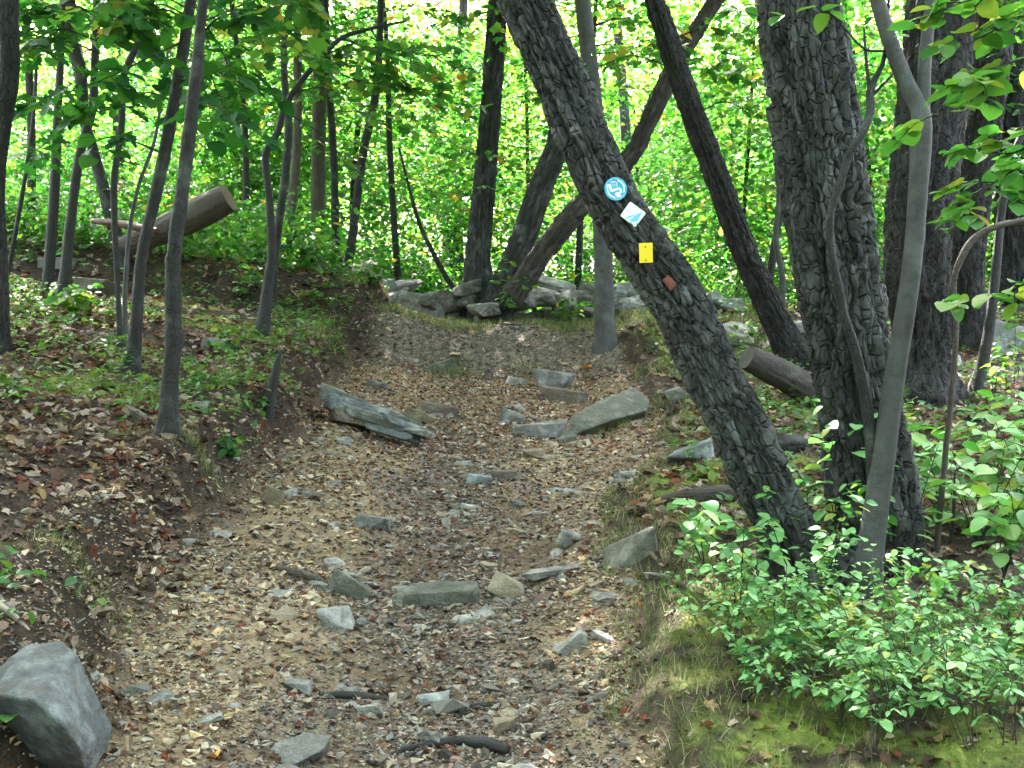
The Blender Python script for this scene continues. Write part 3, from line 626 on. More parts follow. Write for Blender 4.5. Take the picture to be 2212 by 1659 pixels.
X = np.concatenate(X); Y = np.concatenate(Y); n = len(X); s = R.uniform(.035, .095, n); s = s * np.interp(Y, [3, 5.5], [.62, 1]); s[-nt1 - nt2:] = R.uniform(.012, .038, nt1 + nt2); s[-nt2:] *= 1.25
col = LC[R.integers(0, len(LC), n)] * R.uniform(.6, 1.2, (n, 1)); col[:-nt1 - nt2] *= .74; col[-nt2:] *= 1.15; col[-nt1 - nt2:-nt2] *= np.array([.62, .56, .55]); s[:ncr] = R.uniform(.008, .026, ncr); col[:ncr] *= R.uniform(.3, 1.1, (ncr, 1))
pos = np.stack([X, Y, zfun(X, Y) + s * .12 + .004], 1)
rl_ = rotm(R.uniform(0, 6.3, n), R.normal(0, .38, n), R.normal(0, .38, n))
tag(link('leaf_crumbs', scatter('leaf_crumbs', [crinkle(DIAM_D, 3), crinkle(OVAL_S, 4)], pos[:ncr] - [0, 0, .004], rl_[:ncr], s[:ncr], col[:ncr], M['litter'])), 'crumbled bits of dead leaves and bark on the soil of the banks', 'leaf litter', kind='stuff')
tag(link('leaf_litter', scatter('leaf_litter', dry, pos[ncr:], rl_[ncr:], s[ncr:], col[ncr:], M['litter'])), 'dry brown and pinkish fallen leaves strewn over banks and trail', 'leaf litter', kind='stuff')
# seedling ground cover
def cover(xa, xb, ya, yb, nplants, size, thr, side):
    y = R.uniform(ya, yb, nplants); x = R.uniform(xa, xb, nplants); l, r = trail_edges(x, y)
    ok = ((x < l - .12) if side < 0 else (x > r + .3)) & (vnoise(x * 1.1, y * 1.1, 9., 78) > thr + R.uniform(-.3, .3, nplants)); x, y = x[ok], y[ok]
    m = R.integers(4, 9, len(x)); h = np.repeat(R.uniform(.03, .13, len(x)) * size, m); zz = np.repeat(zfun(x, y), m); xx = np.repeat(x, m); yy = np.repeat(y, m); n = len(xx)
    return np.column_stack([xx + R.normal(0, .035 * size, n), yy + R.normal(0, .035 * size, n), zz + h * R.uniform(.6, 1.1, n)]), R.uniform(.028, .06, n) * size
p1, s1 = cover(-5.5, -1, 2.6, 12, 3000, 1.0, .02, -1); p2, s2 = cover(.8, 6.5, 4.6, 13, 1500, 1.35, -.15, 1); p3, s3 = cover(-7, -1, 11, 15, 400, 1.6, -.2, -1)
P = np.vstack([p1, p2, p3]); S = np.concatenate([s1, s2, s3]); n = len(P)
tag(link('ground_cover', scatter('ground_cover', [OVAL_S, ROUND_S, OVAL_S], P, rotm(R.uniform(0, 6.3, n), R.normal(-.1, .35, n), R.normal(0, .3, n)), S, np.repeat(R.random((n, 1)), 3, 1), M['leaf_cover'])), 'low green seedlings covering the forest floor on both banks', 'ground cover', kind='stuff')
# grass and moss blades
BLADE = (np.array([(-.03, 0, 0), (.03, 0, 0), (-.025, .16, .5), (.025, .16, .5), (0, .5, .92)]), np.array([(0, 1, 3), (0, 3, 2), (2, 3, 4)]))
def blades(n, y0, y1, xa, xb, cond):
    y = R.uniform(y0, y1, n); x = R.uniform(xa, xb, n); l, r = trail_edges(x, y); ok = cond(x, y, l, r); return x[ok], y[ok]
bx, by = blades(60000, 2.3, 9.5, .2, 2.6, lambda x, y, l, r: (x > r + .0) & (x < r + .25 + 1.1 * R.random(len(x)) ** 2) & (vnoise(x * 3, y * 3, 1., 90) > -.35 + R.uniform(-.3, .3, len(x))))
cx_, cy_ = blades(42000, 11.8, 14.5, -2, 3, lambda x, y, l, r: vnoise(x * 2, y * 2, 2., 91) > -.1 + R.uniform(-.3, .3, len(x)))
tufts = [hit(*q) for q in [(728, 735), (715, 700), (975, 800), (1140, 805), (1370, 905), (1330, 925), (150, 1200), (240, 1330), (440, 1000), (420, 960), (1420, 800), (990, 810), (700, 730)]]
tx = np.concatenate([R.normal(t[0], .035 + .008 * t[1], 200) for t in tufts]); ty = np.concatenate([R.normal(t[1], .035 + .008 * t[1], 200) for t in tufts])
x = np.concatenate([bx, cx_, tx]); y = np.concatenate([by, cy_, ty]); n = len(x); s = R.uniform(.025, .075, n); s[-len(tx):] = R.uniform(.03, .085, len(tx)) * np.interp(ty, [3, 10], [.7, 1.6]); s[len(bx):len(bx) + len(cx_)] *= 1.6
col = np.array([(.10, .17, .035), (.15, .21, .05), (.25, .25, .09), (.07, .13, .03), (.36, .30, .17)])[R.integers(0, 5, n)] * R.uniform(.6, 1.1, (n, 1))
tag(link('grass', scatter('grass', [BLADE], np.stack([x, y, zfun(x, y) - .003], 1), rotm(R.uniform(0, 6.3, n), R.normal(-.2, .5, n), R.normal(0, .3, n)), np.stack([s * .8, s, s], 1), col, M['grass'])), 'thin short grass along the right bank and the crest', 'grass', kind='stuff')
n = 130000; x = R.uniform(-5, 2.6, n); y = R.uniform(2.3, 11, n); l, r = trail_edges(x, y); mnn = fbm(x * 1.6, y * 1.6, 7., 3, 41)
rr = sst(.10, .42, x - r + .12 * fbm(x * 5, y * 5, 1., 3, 43)) * (1 - sst(.6, 2.1, x - r)); mm = rr * sst(-.25, .3, mnn + .1) * sst(-.45, .25, fbm(x * 6, y * 6, 2., 3, 47)) + sst(.3, .75, l - x) * .85 * sst(.0, .4, mnn)
ok = mm > R.random(n) * .9; x, y = x[ok], y[ok]; n = len(x); s = R.uniform(.008, .02, n)
col = np.array([(.14, .19, .03), (.26, .32, .055), (.42, .44, .10), (.09, .12, .025)])[R.integers(0, 4, n)] * R.uniform(.6, 1.1, (n, 1))
tag(link('moss', scatter('moss', [BLADE], np.stack([x, y, zfun(x, y) - .002], 1), rotm(R.uniform(0, 6.3, n), R.normal(0, .7, n), R.normal(0, .5, n)), np.stack([s * 3, s, s], 1), col, M['grass'])), 'yellow-green moss cushions on both banks', 'moss', kind='stuff')

# ------------------------------------------------------------------ trees
def bark_fn(amp, cw=.028, ch=.085, seed=1):
    def f(U, L, TH):
        wob = fbm(U * 9, L * 4, 0., 3, seed)
        f1, f2, idc = voro(U / cw + .9 * wob, L / ch + .9 * fbm(U * 22, L * 12, 3., 2, seed + 3), seed)
        plate = sst(.03, .16, f2 - f1) * (.5 + .8 * idc)
        fur = sst(.01, .22, np.abs(fbm(U / (cw * 1.7) + .25 * wob, L / (ch * 9), 1., 4, seed + 5)))
        fine = fbm(U * 130, L * 70, 2., 2, seed + 8)
        return amp * (plate * .75 + fur * .95 + .3 * fine + .35 * fbm(U * 45, L * 14, 5., 2, seed + 11) - 1.1)
    return f
def smooth_fn(amp, seed=1):
    return lambda U, L, TH: amp * (fbm(U * 14, L * 5, 0., 3, seed) + .7 * fbm(U * 60, L * 25, 1., 3, seed + 2) + 1.6 * sst(.45, .8, fbm(U * 9, L * 6, 4., 2, seed + 4)))
def flare_fn(a, hgt, seed):
    r = np.random.default_rng(seed); ph = r.uniform(0, 6.3, 3); kk = [2, 3, 5]
    return lambda TH, L: 1 + (a * np.exp(-np.maximum(L - .12, 0) / hgt)) * (1 + .45 * sum(np.sin(k * TH + p) for k, p in zip(kk, ph)) / 1.5) + .03 * np.sin(2 * TH + ph[0] + L * .8)

def spray_cloud(name, seed, sprays, per, rx, rz, size, protos, mat, shape='ball', spr=.38, flat=.12, hole=.0):
    r = np.random.default_rng(seed); P, AZ, PI, RO, S, C = [], [], [], [], [], []
    k = 0
    while k < sprays:
        p = r.uniform(-1, 1, 3); d = np.linalg.norm(p)
        if d > 1 or (d < hole): continue
        if fbm(np.array([p[0] * 2.2 + seed]), np.array([p[1] * 2.2]), np.array([p[2] * 3.2]), 2, seed)[0] < r.uniform(-.3, .2): continue
        if shape == 'dome': p[2] = abs(p[2])
        c = p * [rx, rx, rz]; out = math.atan2(c[1], c[0]); m = int(per * r.uniform(.5, 1.5)); sp = spr * r.uniform(.6, 1.4)
        q = r.normal(0, 1, (m, 3)) * [sp, sp, flat]; q[:, 2] -= .35 * (q[:, 0] ** 2 + q[:, 1] ** 2) * (1 if sp < .6 else .3)
        P.append(c + q); AZ.append(out - math.pi / 2 + r.normal(0, 1.1, m)); PI.append(r.normal(-.25, .38, m)); RO.append(r.normal(0, .38, m)); S.append(r.uniform(*size, m))
        base = r.uniform(.0, .8); C.append(np.clip(base + r.normal(0, .17, m), 0, .97) + (r.random(m) < .012) * .5); k += 1
    P = np.vstack(P); n = len(P); C = np.clip(np.concatenate(C), 0, 1)
    return scatter(name, protos, P, rotm(np.concatenate(AZ), np.concatenate(PI), np.concatenate(RO)), np.concatenate(S), np.repeat(C[:, None], 3, 1), M[mat])
CANOPY = [spray_cloud('crown', 900 + i, 165, 30, 2.3, 1.25, (.09, .17), [DIAM, DIAM], 'leaf_canopy', spr=.42) for i in range(3)]
UNDER = [spray_cloud('crown', 920 + i, 240, 25, 1.75, 2.5, (.07, .145), [MAPLE, MAPLE, OVAL_S], 'leaf_far', spr=.3) for i in range(4)]
LAYER = [spray_cloud('crown', 980 + i, 80, 26, 1.9, 1.9, (.08, .15), [MAPLE, MAPLE, OVAL_S], 'leaf_far', spr=.42, flat=.05) for i in range(3)]
BUSH = [spray_cloud('foliage', 940 + i, 90, 16, .85, .75, (.05, .10), [MAPLE, OVAL_S], 'leaf_far', 'dome', spr=.18) for i in range(3)]
TALL = [spray_cloud('crown', 960 + i, 330, 30, 3.6, 6.2, (.13, .24), [DIAM, DIAM], 'leaf_tall_glow', spr=.55, flat=.2) for i in range(3)]

def limb_tubes(r, base, top, rad, n, length):
    parts = []
    for i in range(n):
        t = r.uniform(.35, .98); p = base * (1 - t) + top * t; a = r.uniform(0, 6.3); l = length * r.uniform(.5, 1) * (1.15 - t * .5)
        e = p + np.array([math.cos(a) * l, math.sin(a) * l, l * r.uniform(.15, .6)]); m = (p + e) / 2 + [0, 0, -.06 * l]
        A = catmull(np.array([p, m, e]), 6); parts.append(tube(A, np.linspace(rad * .35, .006, 6), 5))
    return parts
TREES = {}
def tree(name, label, pts, mat, d=None, ns=28, rows=90, amp=.004, top=8.0, crown=None, flare=.45, fl_h=.12, bark='rough', cw=.028, ch=.085, group=None, cat='tree', dd=0.0, broken=False, tube_cap=False, crown_s=1.0):
    seed = int(abs(hash_name(label)) % 1000)
    px, py, w0 = pts[0]; base = hit(px, py) if d is None else PX(px, py, d); d0 = base[1]
    gz = zf(base[0], base[1]); P = [PX(a, b, d0 + dd * (py - b) / F * d0) for a, b, c in pts]; rad = [c / 2 / F * d0 for a, b, c in pts]
    foot = np.array([base[0], base[1], gz])
    if P[0][2] > gz + .1 and name != 'dead_snag': tt = P[1] - P[0]; tt /= np.linalg.norm(tt); P.insert(0, P[0] - tt * min((P[0][2] - gz) / max(tt[2], .4), 1.2)); rad.insert(0, rad[0] * 1.02); foot = np.array([P[0][0], d0, gz])
    dirv = P[1] - P[0]; P.insert(0, P[0] - dirv / np.linalg.norm(dirv) * .12); rad.insert(0, rad[0] * 1.02)
    if not broken:
        t = P[-1] - P[-2]; t /= np.linalg.norm(t); cur = P[-1].copy(); rr = rad[-1]; r0 = rr; nst = 0
        while cur[2] < top and nst < 30:
            t = t * .85 + np.array([0, 0, .15]); t /= np.linalg.norm(t); cur = cur + t * .6; rr *= .92; P.append(cur.copy()); rad.append(max(rr, .012)); nst += 1
    root = thing(name, label, cat, foot, group)
    A = catmull(np.column_stack([P, rad]), rows); fn = bark_fn(amp, cw, ch, seed) if bark == 'rough' else smooth_fn(amp, seed)
    v, q, uv = tube(A[:, :3] - foot, np.maximum(A[:, 3], .003), ns, disp=fn, flare=flare_fn(flare, fl_h, seed), cap=tube_cap)
    tm = qmesh('trunk', v, q, uv, M[mat + '_plates' if bark == 'rough' and mat + '_plates' in M else mat])
    if bark == 'rough' and mat + '_plates' in M:
        Uu, Ll = uv[:, 0], uv[:, 1]; wob = fbm(Uu * 9, Ll * 4, 0., 3, seed); _, _, idc = voro(Uu / cw + .9 * wob, Ll / ch + .9 * fbm(Uu * 22, Ll * 12, 3., 2, seed + 3), seed); big = fbm(Uu * 3, Ll * 1.6, 8., 3, seed + 2)
        cc = np.ones((len(v), 4), np.float32); cc[:, :3] = ((.45 + 1.15 * idc ** 1.5) * (1 + .55 * big))[:, None] * np.array([1, .985, .97]); a_ = tm.color_attributes.new('Col', 'FLOAT_COLOR', 'POINT'); a_.data.foreach_set('color', cc.ravel())
    tr = link('trunk', tm, root)
    if crown is not None:
        k, s = crown; r = np.random.default_rng(seed); tp = A[-1, :3] - foot
        lp = limb_tubes(r, A[int(rows * .72), :3] - foot, tp, rad[-1] * 2.2, 7, 2.0 * s)
        lv, lq, lu = join(lp); link('limbs', qmesh('limbs', lv, lq, lu, M[mat]), root)
        c = link('crown', CANOPY[k % 3], root, tuple(tp)); c.scale = (s, s, s); c.rotation_euler = (0, 0, r.uniform(0, 6.3)); c['kind'] = 'stuff'
    TREES[name + label[:12]] = root
    return root, A[:, :3], A[:, 3]
def hash_name(s):
    h = 0
    for ch in s: h = (h * 131 + ord(ch)) & 0xffffff
    return h

leanA, pathA, radA = tree('leaning_tree', 'thick leaning oak trunk carrying three trail markers', [(1735, 1238, 150), (1690, 1130, 116), (1640, 1020, 118), (1606, 936, 114), (1538, 806, 113), (1466, 653, 114), (1402, 553, 112), (1332, 450, 106), (1263, 300, 106), (1201, 150, 104), (1131, 0, 104)],
     'bark_rough', ns=176, rows=540, amp=.022, top=7.5, crown=(0, 1.05), flare=.35, fl_h=.10, cw=.027, ch=.11)
tree('oak_tree', 'thickest upright trunk with deep bark ridges right of the leaning tree', [(1893, 1212, 178), (1878, 1020, 168), (1836, 770, 152), (1802, 553, 166), (1768, 300, 172), (1725, 0, 176)], 'bark_rough', ns=200, rows=440, amp=.030, top=8.5, crown=(1, 1.15), flare=.04, cw=.04, ch=.16)
tree('oak_tree', 'dark trunk standing behind the forked grey sapling', [(1997, 852, 125), (1994, 753, 108), (1980, 553, 132), (2003, 333, 140), (2020, 150, 136), (2030, 0, 132)], 'bark_dark', ns=90, rows=260, amp=.034, top=9, crown=(2, 1.2), cw=.055, ch=.22)
tree('oak_tree', 'brownish grey trunk just right of and behind the dark trunk', [(2085, 745, 78), (2090, 553, 68), (2106, 400, 70), (2135, 200, 76), (2150, 0, 80)], 'bark_dark', ns=80, rows=220, amp=.026, top=9, crown=(0, 1.1), cw=.05, ch=.2)
tree('oak_tree', 'furrowed trunk cut by the right edge of the photo', [(2200, 720, 84), (2193, 553, 76), (2190, 300, 72), (2184, 0, 70)], 'bark_dark', d=12.5, ns=80, rows=200, amp=.026, top=9, crown=(1, 1.1), cw=.05, ch=.2)
snH, _, _ = tree('leaning_tree', 'slimmer dark trunk leaning left behind the marked trunk', [(1732, 800, 72), (1700, 740, 60), (1666, 669, 54), (1610, 550, 50), (1530, 333, 48), (1480, 200, 44), (1440, 80, 42), (1415, 0, 40)], 'bark_dark', ns=90, rows=260, amp=.022, top=8.5, crown=(2, 1.1), cw=.04, ch=.16)
tree('dead_snag', 'broken dead trunk slanting up to the right behind the marked trunk', [(1118, 628, 44), (1180, 535, 44), (1257, 443, 40), (1364, 333, 34), (1404, 250, 33), (1454, 150, 30), (1500, 70, 29), (1545, 0, 27), (1575, -45, 20)], 'dead_wood', d=12.7, ns=48, rows=160, amp=.035, broken=True, flare=.1, cw=.04, ch=.4, cat='dead tree')
tree('oak_tree', 'straight furrowed trunk at the left end of the crossed trunks', [(1036, 648, 72), (1032, 553, 52), (1045, 420, 48), (1055, 300, 44), (1066, 150, 42), (1077, 0, 40)], 'bark_rough', d=14.0, ns=64, rows=200, amp=.024, top=9.5, crown=(0, 1.2), cw=.04, ch=.2)
tree('oak_tree', 'trunk leaning right between the straight trunk and the dead snag', [(1085, 640, 66), (1118, 550, 56), (1170, 400, 50), (1208, 300, 46), (1215, 200, 42), (1175, 90, 38), (1140, 0, 36)], 'bark_rough', d=13.6, ns=64, rows=180, amp=.022, top=9, crown=(1, 1.0), cw=.04, ch=.2)
snL, _, _ = tree('beech_tree', 'smooth pale grey trunk standing on the crest under the markers', [(1308, 742, 48), (1306, 690, 44), (1303, 553, 40), (1295, 400, 38), (1280, 200, 36), (1258, 0, 34)], 'bark_grey', ns=48, rows=140, amp=.004, top=9, crown=(2, 1.1), bark='smooth', flare=.22, fl_h=.1)

sapC, pC, rC = tree('forked_sapling', 'smooth grey sapling forking high in front of the dark trunk', [(1868, 1290, 60), (1880, 1190, 55), (1890, 1120, 52), (1912, 960, 48), (1935, 800, 45), (1955, 680, 43), (1972, 553, 41), (1984, 400, 42), (1990, 280, 46), (1988, 240, 40), (1960, 185, 37), (1930, 110, 35), (1895, 0, 33)], 'bark_grey', ns=36, rows=150, amp=.0015, top=6.5, crown=(1, .8), bark='smooth', flare=.25)
dC = pC[0][1]
def part_tube(name, root, pts, d, mat, ns=12, n=40, amp=.0012, cap=False):
    P = np.array([PX(a, b, dq) for (a, b, c), dq in zip(pts, np.broadcast_to(d, len(pts)))]) - np.array(root.location); rad = [c / 2 / F * np.mean(d) for a, b, c in pts]
    return link(name, tube_mesh(name, P, rad, ns, n, M[mat], disp=smooth_fn(amp, len(pts)), cap=cap), root)
part_tube('fork', sapC, [(1989, 290, 34), (1994, 220, 30), (1998, 130, 28), (2008, 30, 25), (2016, -70, 20), (2030, -250, 12)], dC, 'bark_grey')
sapD, pD, rD = tree('crooked_sapling', 'thin crooked bare stem running up against the thickest trunk', [(1880, 1285, 28), (1884, 1180, 27), (1886, 1050, 26), (1874, 887, 25), (1858, 803, 24), (1841, 736, 23), (1821, 676, 21), (1814, 636, 20), (1798, 553, 18), (1794, 467, 17), (1818, 384, 18), (1838, 327, 18), (1868, 277, 18), (1881, 233, 19), (1879, 200, 17), (1893, 165, 13), (1908, 133, 10), (1916, 60, 8), (1922, -40, 5)], 'bark_sap', ns=14, rows=130, amp=.0012, bark='smooth', broken=True, flare=.2, dd=0)
part_tube('twig', sapD, [(1879, 200, 10), (1872, 140, 7), (1866, 60, 4)], pD[0][1], 'bark_sap', 8, 20); part_tube('twig', sapD, [(1881, 210, 8), (1905, 185, 6), (1930, 160, 3)], pD[0][1], 'bark_sap', 8, 20)
tree('dark_sapling', 'thin dark sapling at far right leaning towards the right edge', [(2105, 850, 28), (2122, 786, 25), (2138, 703, 23), (2151, 586, 20), (2165, 450, 18), (2190, 330, 15), (2230, 250, 12)], 'bark_black', ns=16, rows=70, amp=.003, bark='smooth', top=5, crown=(0, .6))
tree('pale_sapling', 'bent pale stem curving out of the right edge', [(2022, 1200, 12), (2040, 1000, 13), (2056, 850, 13), (2066, 700, 12), (2060, 610, 13), (2078, 555, 16), (2105, 515, 16), (2150, 490, 15), (2212, 476, 14), (2290, 450, 12)], 'bark_brown', ns=12, rows=90, amp=.0015, bark='smooth', broken=True, flare=.15)

# unseen trees added around the viewer to block frontal skylight
for i, (x_, y_, cz_, s_) in enumerate([(-4.2, 1.2, 6.2, 1.3), (-3.0, -3.5, 6.0, 1.4), (1.2, -4.5, 6.4, 1.4), (-6.5, 4.5, 6.6, 1.3), (4.6, -1.6, 6.6, 1.2)]):
    z_ = zf(x_, y_); r_ = thing('oak_tree', ['unseen oak added left of the viewer to block skylight', 'unseen oak added behind the viewer on the left to block skylight', 'unseen oak added behind the viewer beside the trail to block skylight', 'unseen oak added on the left bank beyond the frame to block skylight', 'unseen oak added behind the viewer on the right to block skylight'][i], 'tree', (x_, y_, z_))
    link('trunk', tube_mesh('trunk', np.array([[0, 0, -.2], [.1, 0, 2], [.05, .1, 4.5], [.1, 0, cz_]]), [.2, .15, .12, .05], 24, 60, M['bark_rough'], disp=bark_fn(.014, .04, .12, i)), r_)
    c_ = link('crown', CANOPY[i % 3], r_, (.1, 0, cz_)); c_.scale = (s_,) * 3; c_.rotation_euler = (0, 0, i * 1.3); c_['kind'] = 'stuff'

# left bank saplings
sM1, pM1, rM1 = tree('maple_sapling', 'nearest knobbly sapling at the edge of the left bank', [(363, 938, 42), (366, 850, 33), (373, 760, 34), (376, 735, 39), (373, 690, 33), (371, 650, 31), (376, 553, 30), (395, 400, 27), (417, 217, 26), (428, 120, 24), (440, 0, 22)], 'bark_sap', ns=44, rows=230, amp=.006, top=7, crown=(2, .95), bark='smooth', flare=.3)
sM2, pM2, rM2 = tree('maple_sapling', 'sapling leaning right just left of the nearest sapling', [(283, 803, 33), (290, 753, 28), (307, 553, 24), (341, 400, 26), (380, 200, 26), (412, 0, 24)], 'bark_sap', ns=28, rows=120, amp=.003, top=7.5, crown=(0, 1), bark='smooth', flare=.3)
sM3, pM3, rM3 = tree('black_sapling', 'black curved sapling near the left edge', [(128, 668, 26), (141, 590, 24), (150, 500, 22), (173, 333, 20), (200, 232, 20), (203, 180, 17), (208, 67, 18), (211, 0, 20)], 'bark_black', ns=24, rows=110, amp=.003, top=7.5, crown=(1, 1), bark='smooth', flare=.3)
tree('dark_sapling', 'dark upright sapling immediately left of the black curved one', [(103, 640, 24), (108, 553, 22), (118, 400, 22), (124, 260, 18), (130, 140, 16), (135, 60, 14), (138, 0, 14)], 'bark_dark', ns=24, rows=100, amp=.003, top=7.5, crown=(2, .9), bark='smooth', flare=.3)
tree('oak_tree', 'crooked trunk on the left edge partly out of the photo', [(8, 772, 28), (2, 600, 28), (-8, 400, 32), (4, 270, 36), (18, 170, 40), (15, 0, 46)], 'bark_dark', ns=32, rows=120, amp=.006, top=7.5, crown=(1, 1.1), flare=.25)
tree('oak_tree', 'grey trunk slanting up to the left behind the black sapling', [(243, 480, 28), (217, 383, 25), (200, 317, 22), (182, 260, 22), (172, 150, 27), (152, 80, 30), (145, 0, 32)], 'bark_sap', d=11.5, ns=28, rows=110, amp=.004, top=9, crown=(0, 1.1), bark='smooth')
tree('thin_sapling', 'very thin dark wavy stem between the black and leaning saplings', [(260, 745, 12), (255, 640, 11), (247, 470, 13), (247, 383, 14), (263, 267, 14), (267, 167, 14), (300, 83, 15), (316, 0, 14)], 'bark_black', ns=14, rows=90, amp=.0015, top=6.5, crown=(1, .7), bark='smooth', flare=.2)
tree('thin_sapling', 'thin pale stem hugging the foot of the leaning sapling', [(271, 742, 13), (270, 640, 11), (280, 500, 9), (300, 400, 8), (335, 300, 7), (352, 180, 6), (372, 60, 5)], 'bark_grey', ns=10, rows=70, amp=.001, bark='smooth', broken=True, flare=.2)
tree('thin_sapling', 'thin branching stem behind the fallen log at far left', [(30, 520, 9), (48, 420, 9), (62, 330, 8), (72, 250, 8), (80, 120, 6)], 'bark_sap', d=10.5, ns=10, rows=60, amp=.001, bark='smooth', broken=True, flare=.2)
sN1, pN1, rN1 = tree('crooked_sapling', 'dark zigzag sapling whose limb sweeps right over the trail', [(567, 724, 28), (580, 603, 22), (587, 553, 20), (582, 433, 16), (574, 333, 16), (600, 285, 15), (612, 240, 14), (633, 200, 14), (680, 140, 12), (737, 83, 10), (800, 62, 8), (880, 45, 5)], 'bark_black', ns=20, rows=170, amp=.002, bark='smooth', broken=True, flare=.3)
tree('maple_sapling', 'slim grey-brown sapling right behind the zigzag one', [(590, 615, 19), (594, 553, 17), (617, 367, 18), (623, 267, 17), (617, 200, 16), (613, 133, 14), (617, 67, 16), (632, 0, 18)], 'bark_sap', d=11, ns=20, rows=110, amp=.003, top=8, crown=(2, .9), bark='smooth')
tree('maple_sapling', 'brownish trunk standing behind the pair of slim saplings', [(606, 585, 25), (613, 553, 22), (635, 400, 20), (643, 267, 19), (642, 100, 17), (640, 0, 16)], 'bark_brown', d=13.5, ns=24, rows=110, amp=.004, top=9, crown=(1, 1), bark='smooth')
sN4, pN4, rN4 = tree('oak_tree', 'straight medium trunk in the middle of the left group', [(683, 582, 38), (684, 553, 33), (689, 300, 29), (694, 0, 32)], 'bark_brown', d=15, ns=44, rows=150, amp=.008, top=10, crown=(0, 1.2), cw=.03, ch=.15)
tree('maple_sapling', 'grey sapling leaning left from the shared foot on the crest', [(738, 594, 22), (728, 553, 19), (720, 333, 17), (712, 200, 15), (705, 60, 14)], 'bark_sap', d=14, ns=20, rows=90, amp=.003, top=9, crown=(2, .9), bark='smooth')
sN6, pN6, rN6 = tree('maple_sapling', 'dark crooked sapling leaning right from the shared foot on the crest', [(745, 596, 20), (755, 553, 19), (775, 400, 18), (787, 317, 18), (803, 250, 17), (813, 187, 16), (820, 93, 14), (822, 0, 13)], 'bark_sap', d=13.6, ns=20, rows=110, amp=.003, top=9, crown=(1, 1), bark='smooth')
tree('thin_sapling', 'thin curved dark stem arching left beside the straight furrowed trunk', [(992, 640, 13), (965, 600, 12), (935, 545, 11), (905, 480, 9), (880, 390, 6), (862, 320, 4)], 'bark_sap', d=14, ns=10, rows=60, amp=.001, bark='smooth', broken=True)
tree('thin_sapling', 'thin pale wavy stem seen left of the thickest trunk', [(1688, 690, 14), (1690, 600, 13), (1676, 520, 12), (1682, 420, 10), (1672, 330, 7)], 'bark_grey', d=12.5, ns=10, rows=60, amp=.001, bark='smooth', broken=True)
tree('dead_stub', 'short pointed dead stub standing on the left bank', [(578, 893, 26), (588, 840, 21), (597, 795, 18), (606, 757, 5)], 'bark_dark', ns=18, rows=40, amp=.003, bark='smooth', broken=True, flare=.2, cat='stump')
tree('dead_stub', 'reddish brown bare stake at the foot of the leaning tree', [(1762, 1268, 18), (1766, 1220, 15), (1773, 1165, 12), (1778, 1120, 8)], 'wood_red', ns=14, rows=40, amp=.0012, bark='smooth', broken=True, flare=.1, cat='stake')

# scar on the leaning trunk
def on_trunk(px, py, lift=.0):
    i = np.argmin([np.hypot((p[0] / p[1] * F + CX) - px, (CY - (p[2] - EYE) / p[1] * F) - py) for p in pathA]); ax = pathA[i]; r = radA[i]
    q = PX(px, py, ax[1]); off = q - ax; off[1] = 0; tdir = pathA[min(i + 1, len(pathA) - 1)] - pathA[i - 1]; tdir /= np.linalg.norm(tdir); off -= tdir * (off @ tdir)
    side = np.linalg.norm(off) * (1 if off[0] > 0 else -1); dep = math.sqrt(max(r * r - side * side, 0)); dn = ax[1] - dep - lift
    return PX(px, py, dn), math.asin(max(-.8, min(.8, side / r)))
ps, ya = on_trunk(1447, 612, .002); scar = link('bark_scar', None, leanA); bpy.data.objects.remove(scar)
V, T = rock_shape(77, (.04, .018, .06), 3, 8, .2, .3)
child('bark_scar', mesh('bark_scar', V, T, M['redpaint'], smooth=True), leanA, tuple(ps - np.array(leanA.location)), (0, math.radians(-32), ya), 1)['label'] = 'reddish bare patch where bark has come off'

# ------------------------------------------------------------------ trail markers
def slab2d(outline, t):
    o = np.asarray(outline, float); n = len(o); V = np.vstack([np.column_stack([o, np.zeros(n)]), np.column_stack([o, np.full(n, t)]), [[*o.mean(0), t]], [[*o.mean(0), 0]]])
    T = [(n + i, n + (i + 1) % n, 2 * n) for i in range(n)] + [((i + 1) % n, i, 2 * n + 1) for i in range(n)]
    for i in range(n): T += [(i, (i + 1) % n, n + (i + 1) % n), (i, n + (i + 1) % n, n + i)]
    return V, np.array(T)
def poly2d(outline, z):
    from mathutils.geometry import tessellate_polygon
    o = [Vector((a, b, 0)) for a, b in outline]; T = np.array([t for t in tessellate_polygon([o])]); V = np.array([(a, b, z) for a, b in outline]); A = V[T]; nz = np.cross(A[:, 1] - A[:, 0], A[:, 2] - A[:, 0])[:, 2]; T[nz < 0] = T[nz < 0][:, ::-1]
    return V, T
def strip2d(pts, wd, z):
    p = np.asarray(pts, float); t = np.gradient(p, axis=0); t /= np.linalg.norm(t, axis=1)[:, None]; nn = np.column_stack([-t[:, 1], t[:, 0]]) * wd / 2
    n = len(p); V = np.vstack([np.column_stack([p + nn, np.full(n, z)]), np.column_stack([p - nn, np.full(n, z)])])
    T = []
    for i in range(n - 1): T += [(n + i, n + i + 1, i), (n + i + 1, i + 1, i)]
    return V, np.array(T)
def cat(parts):
    VV, TT, o = [], [], 0
    for V, T in parts: VV.append(V); TT.append(T + o); o += len(V)
    return np.vstack(VV), np.vstack(TT)
_tx = {}
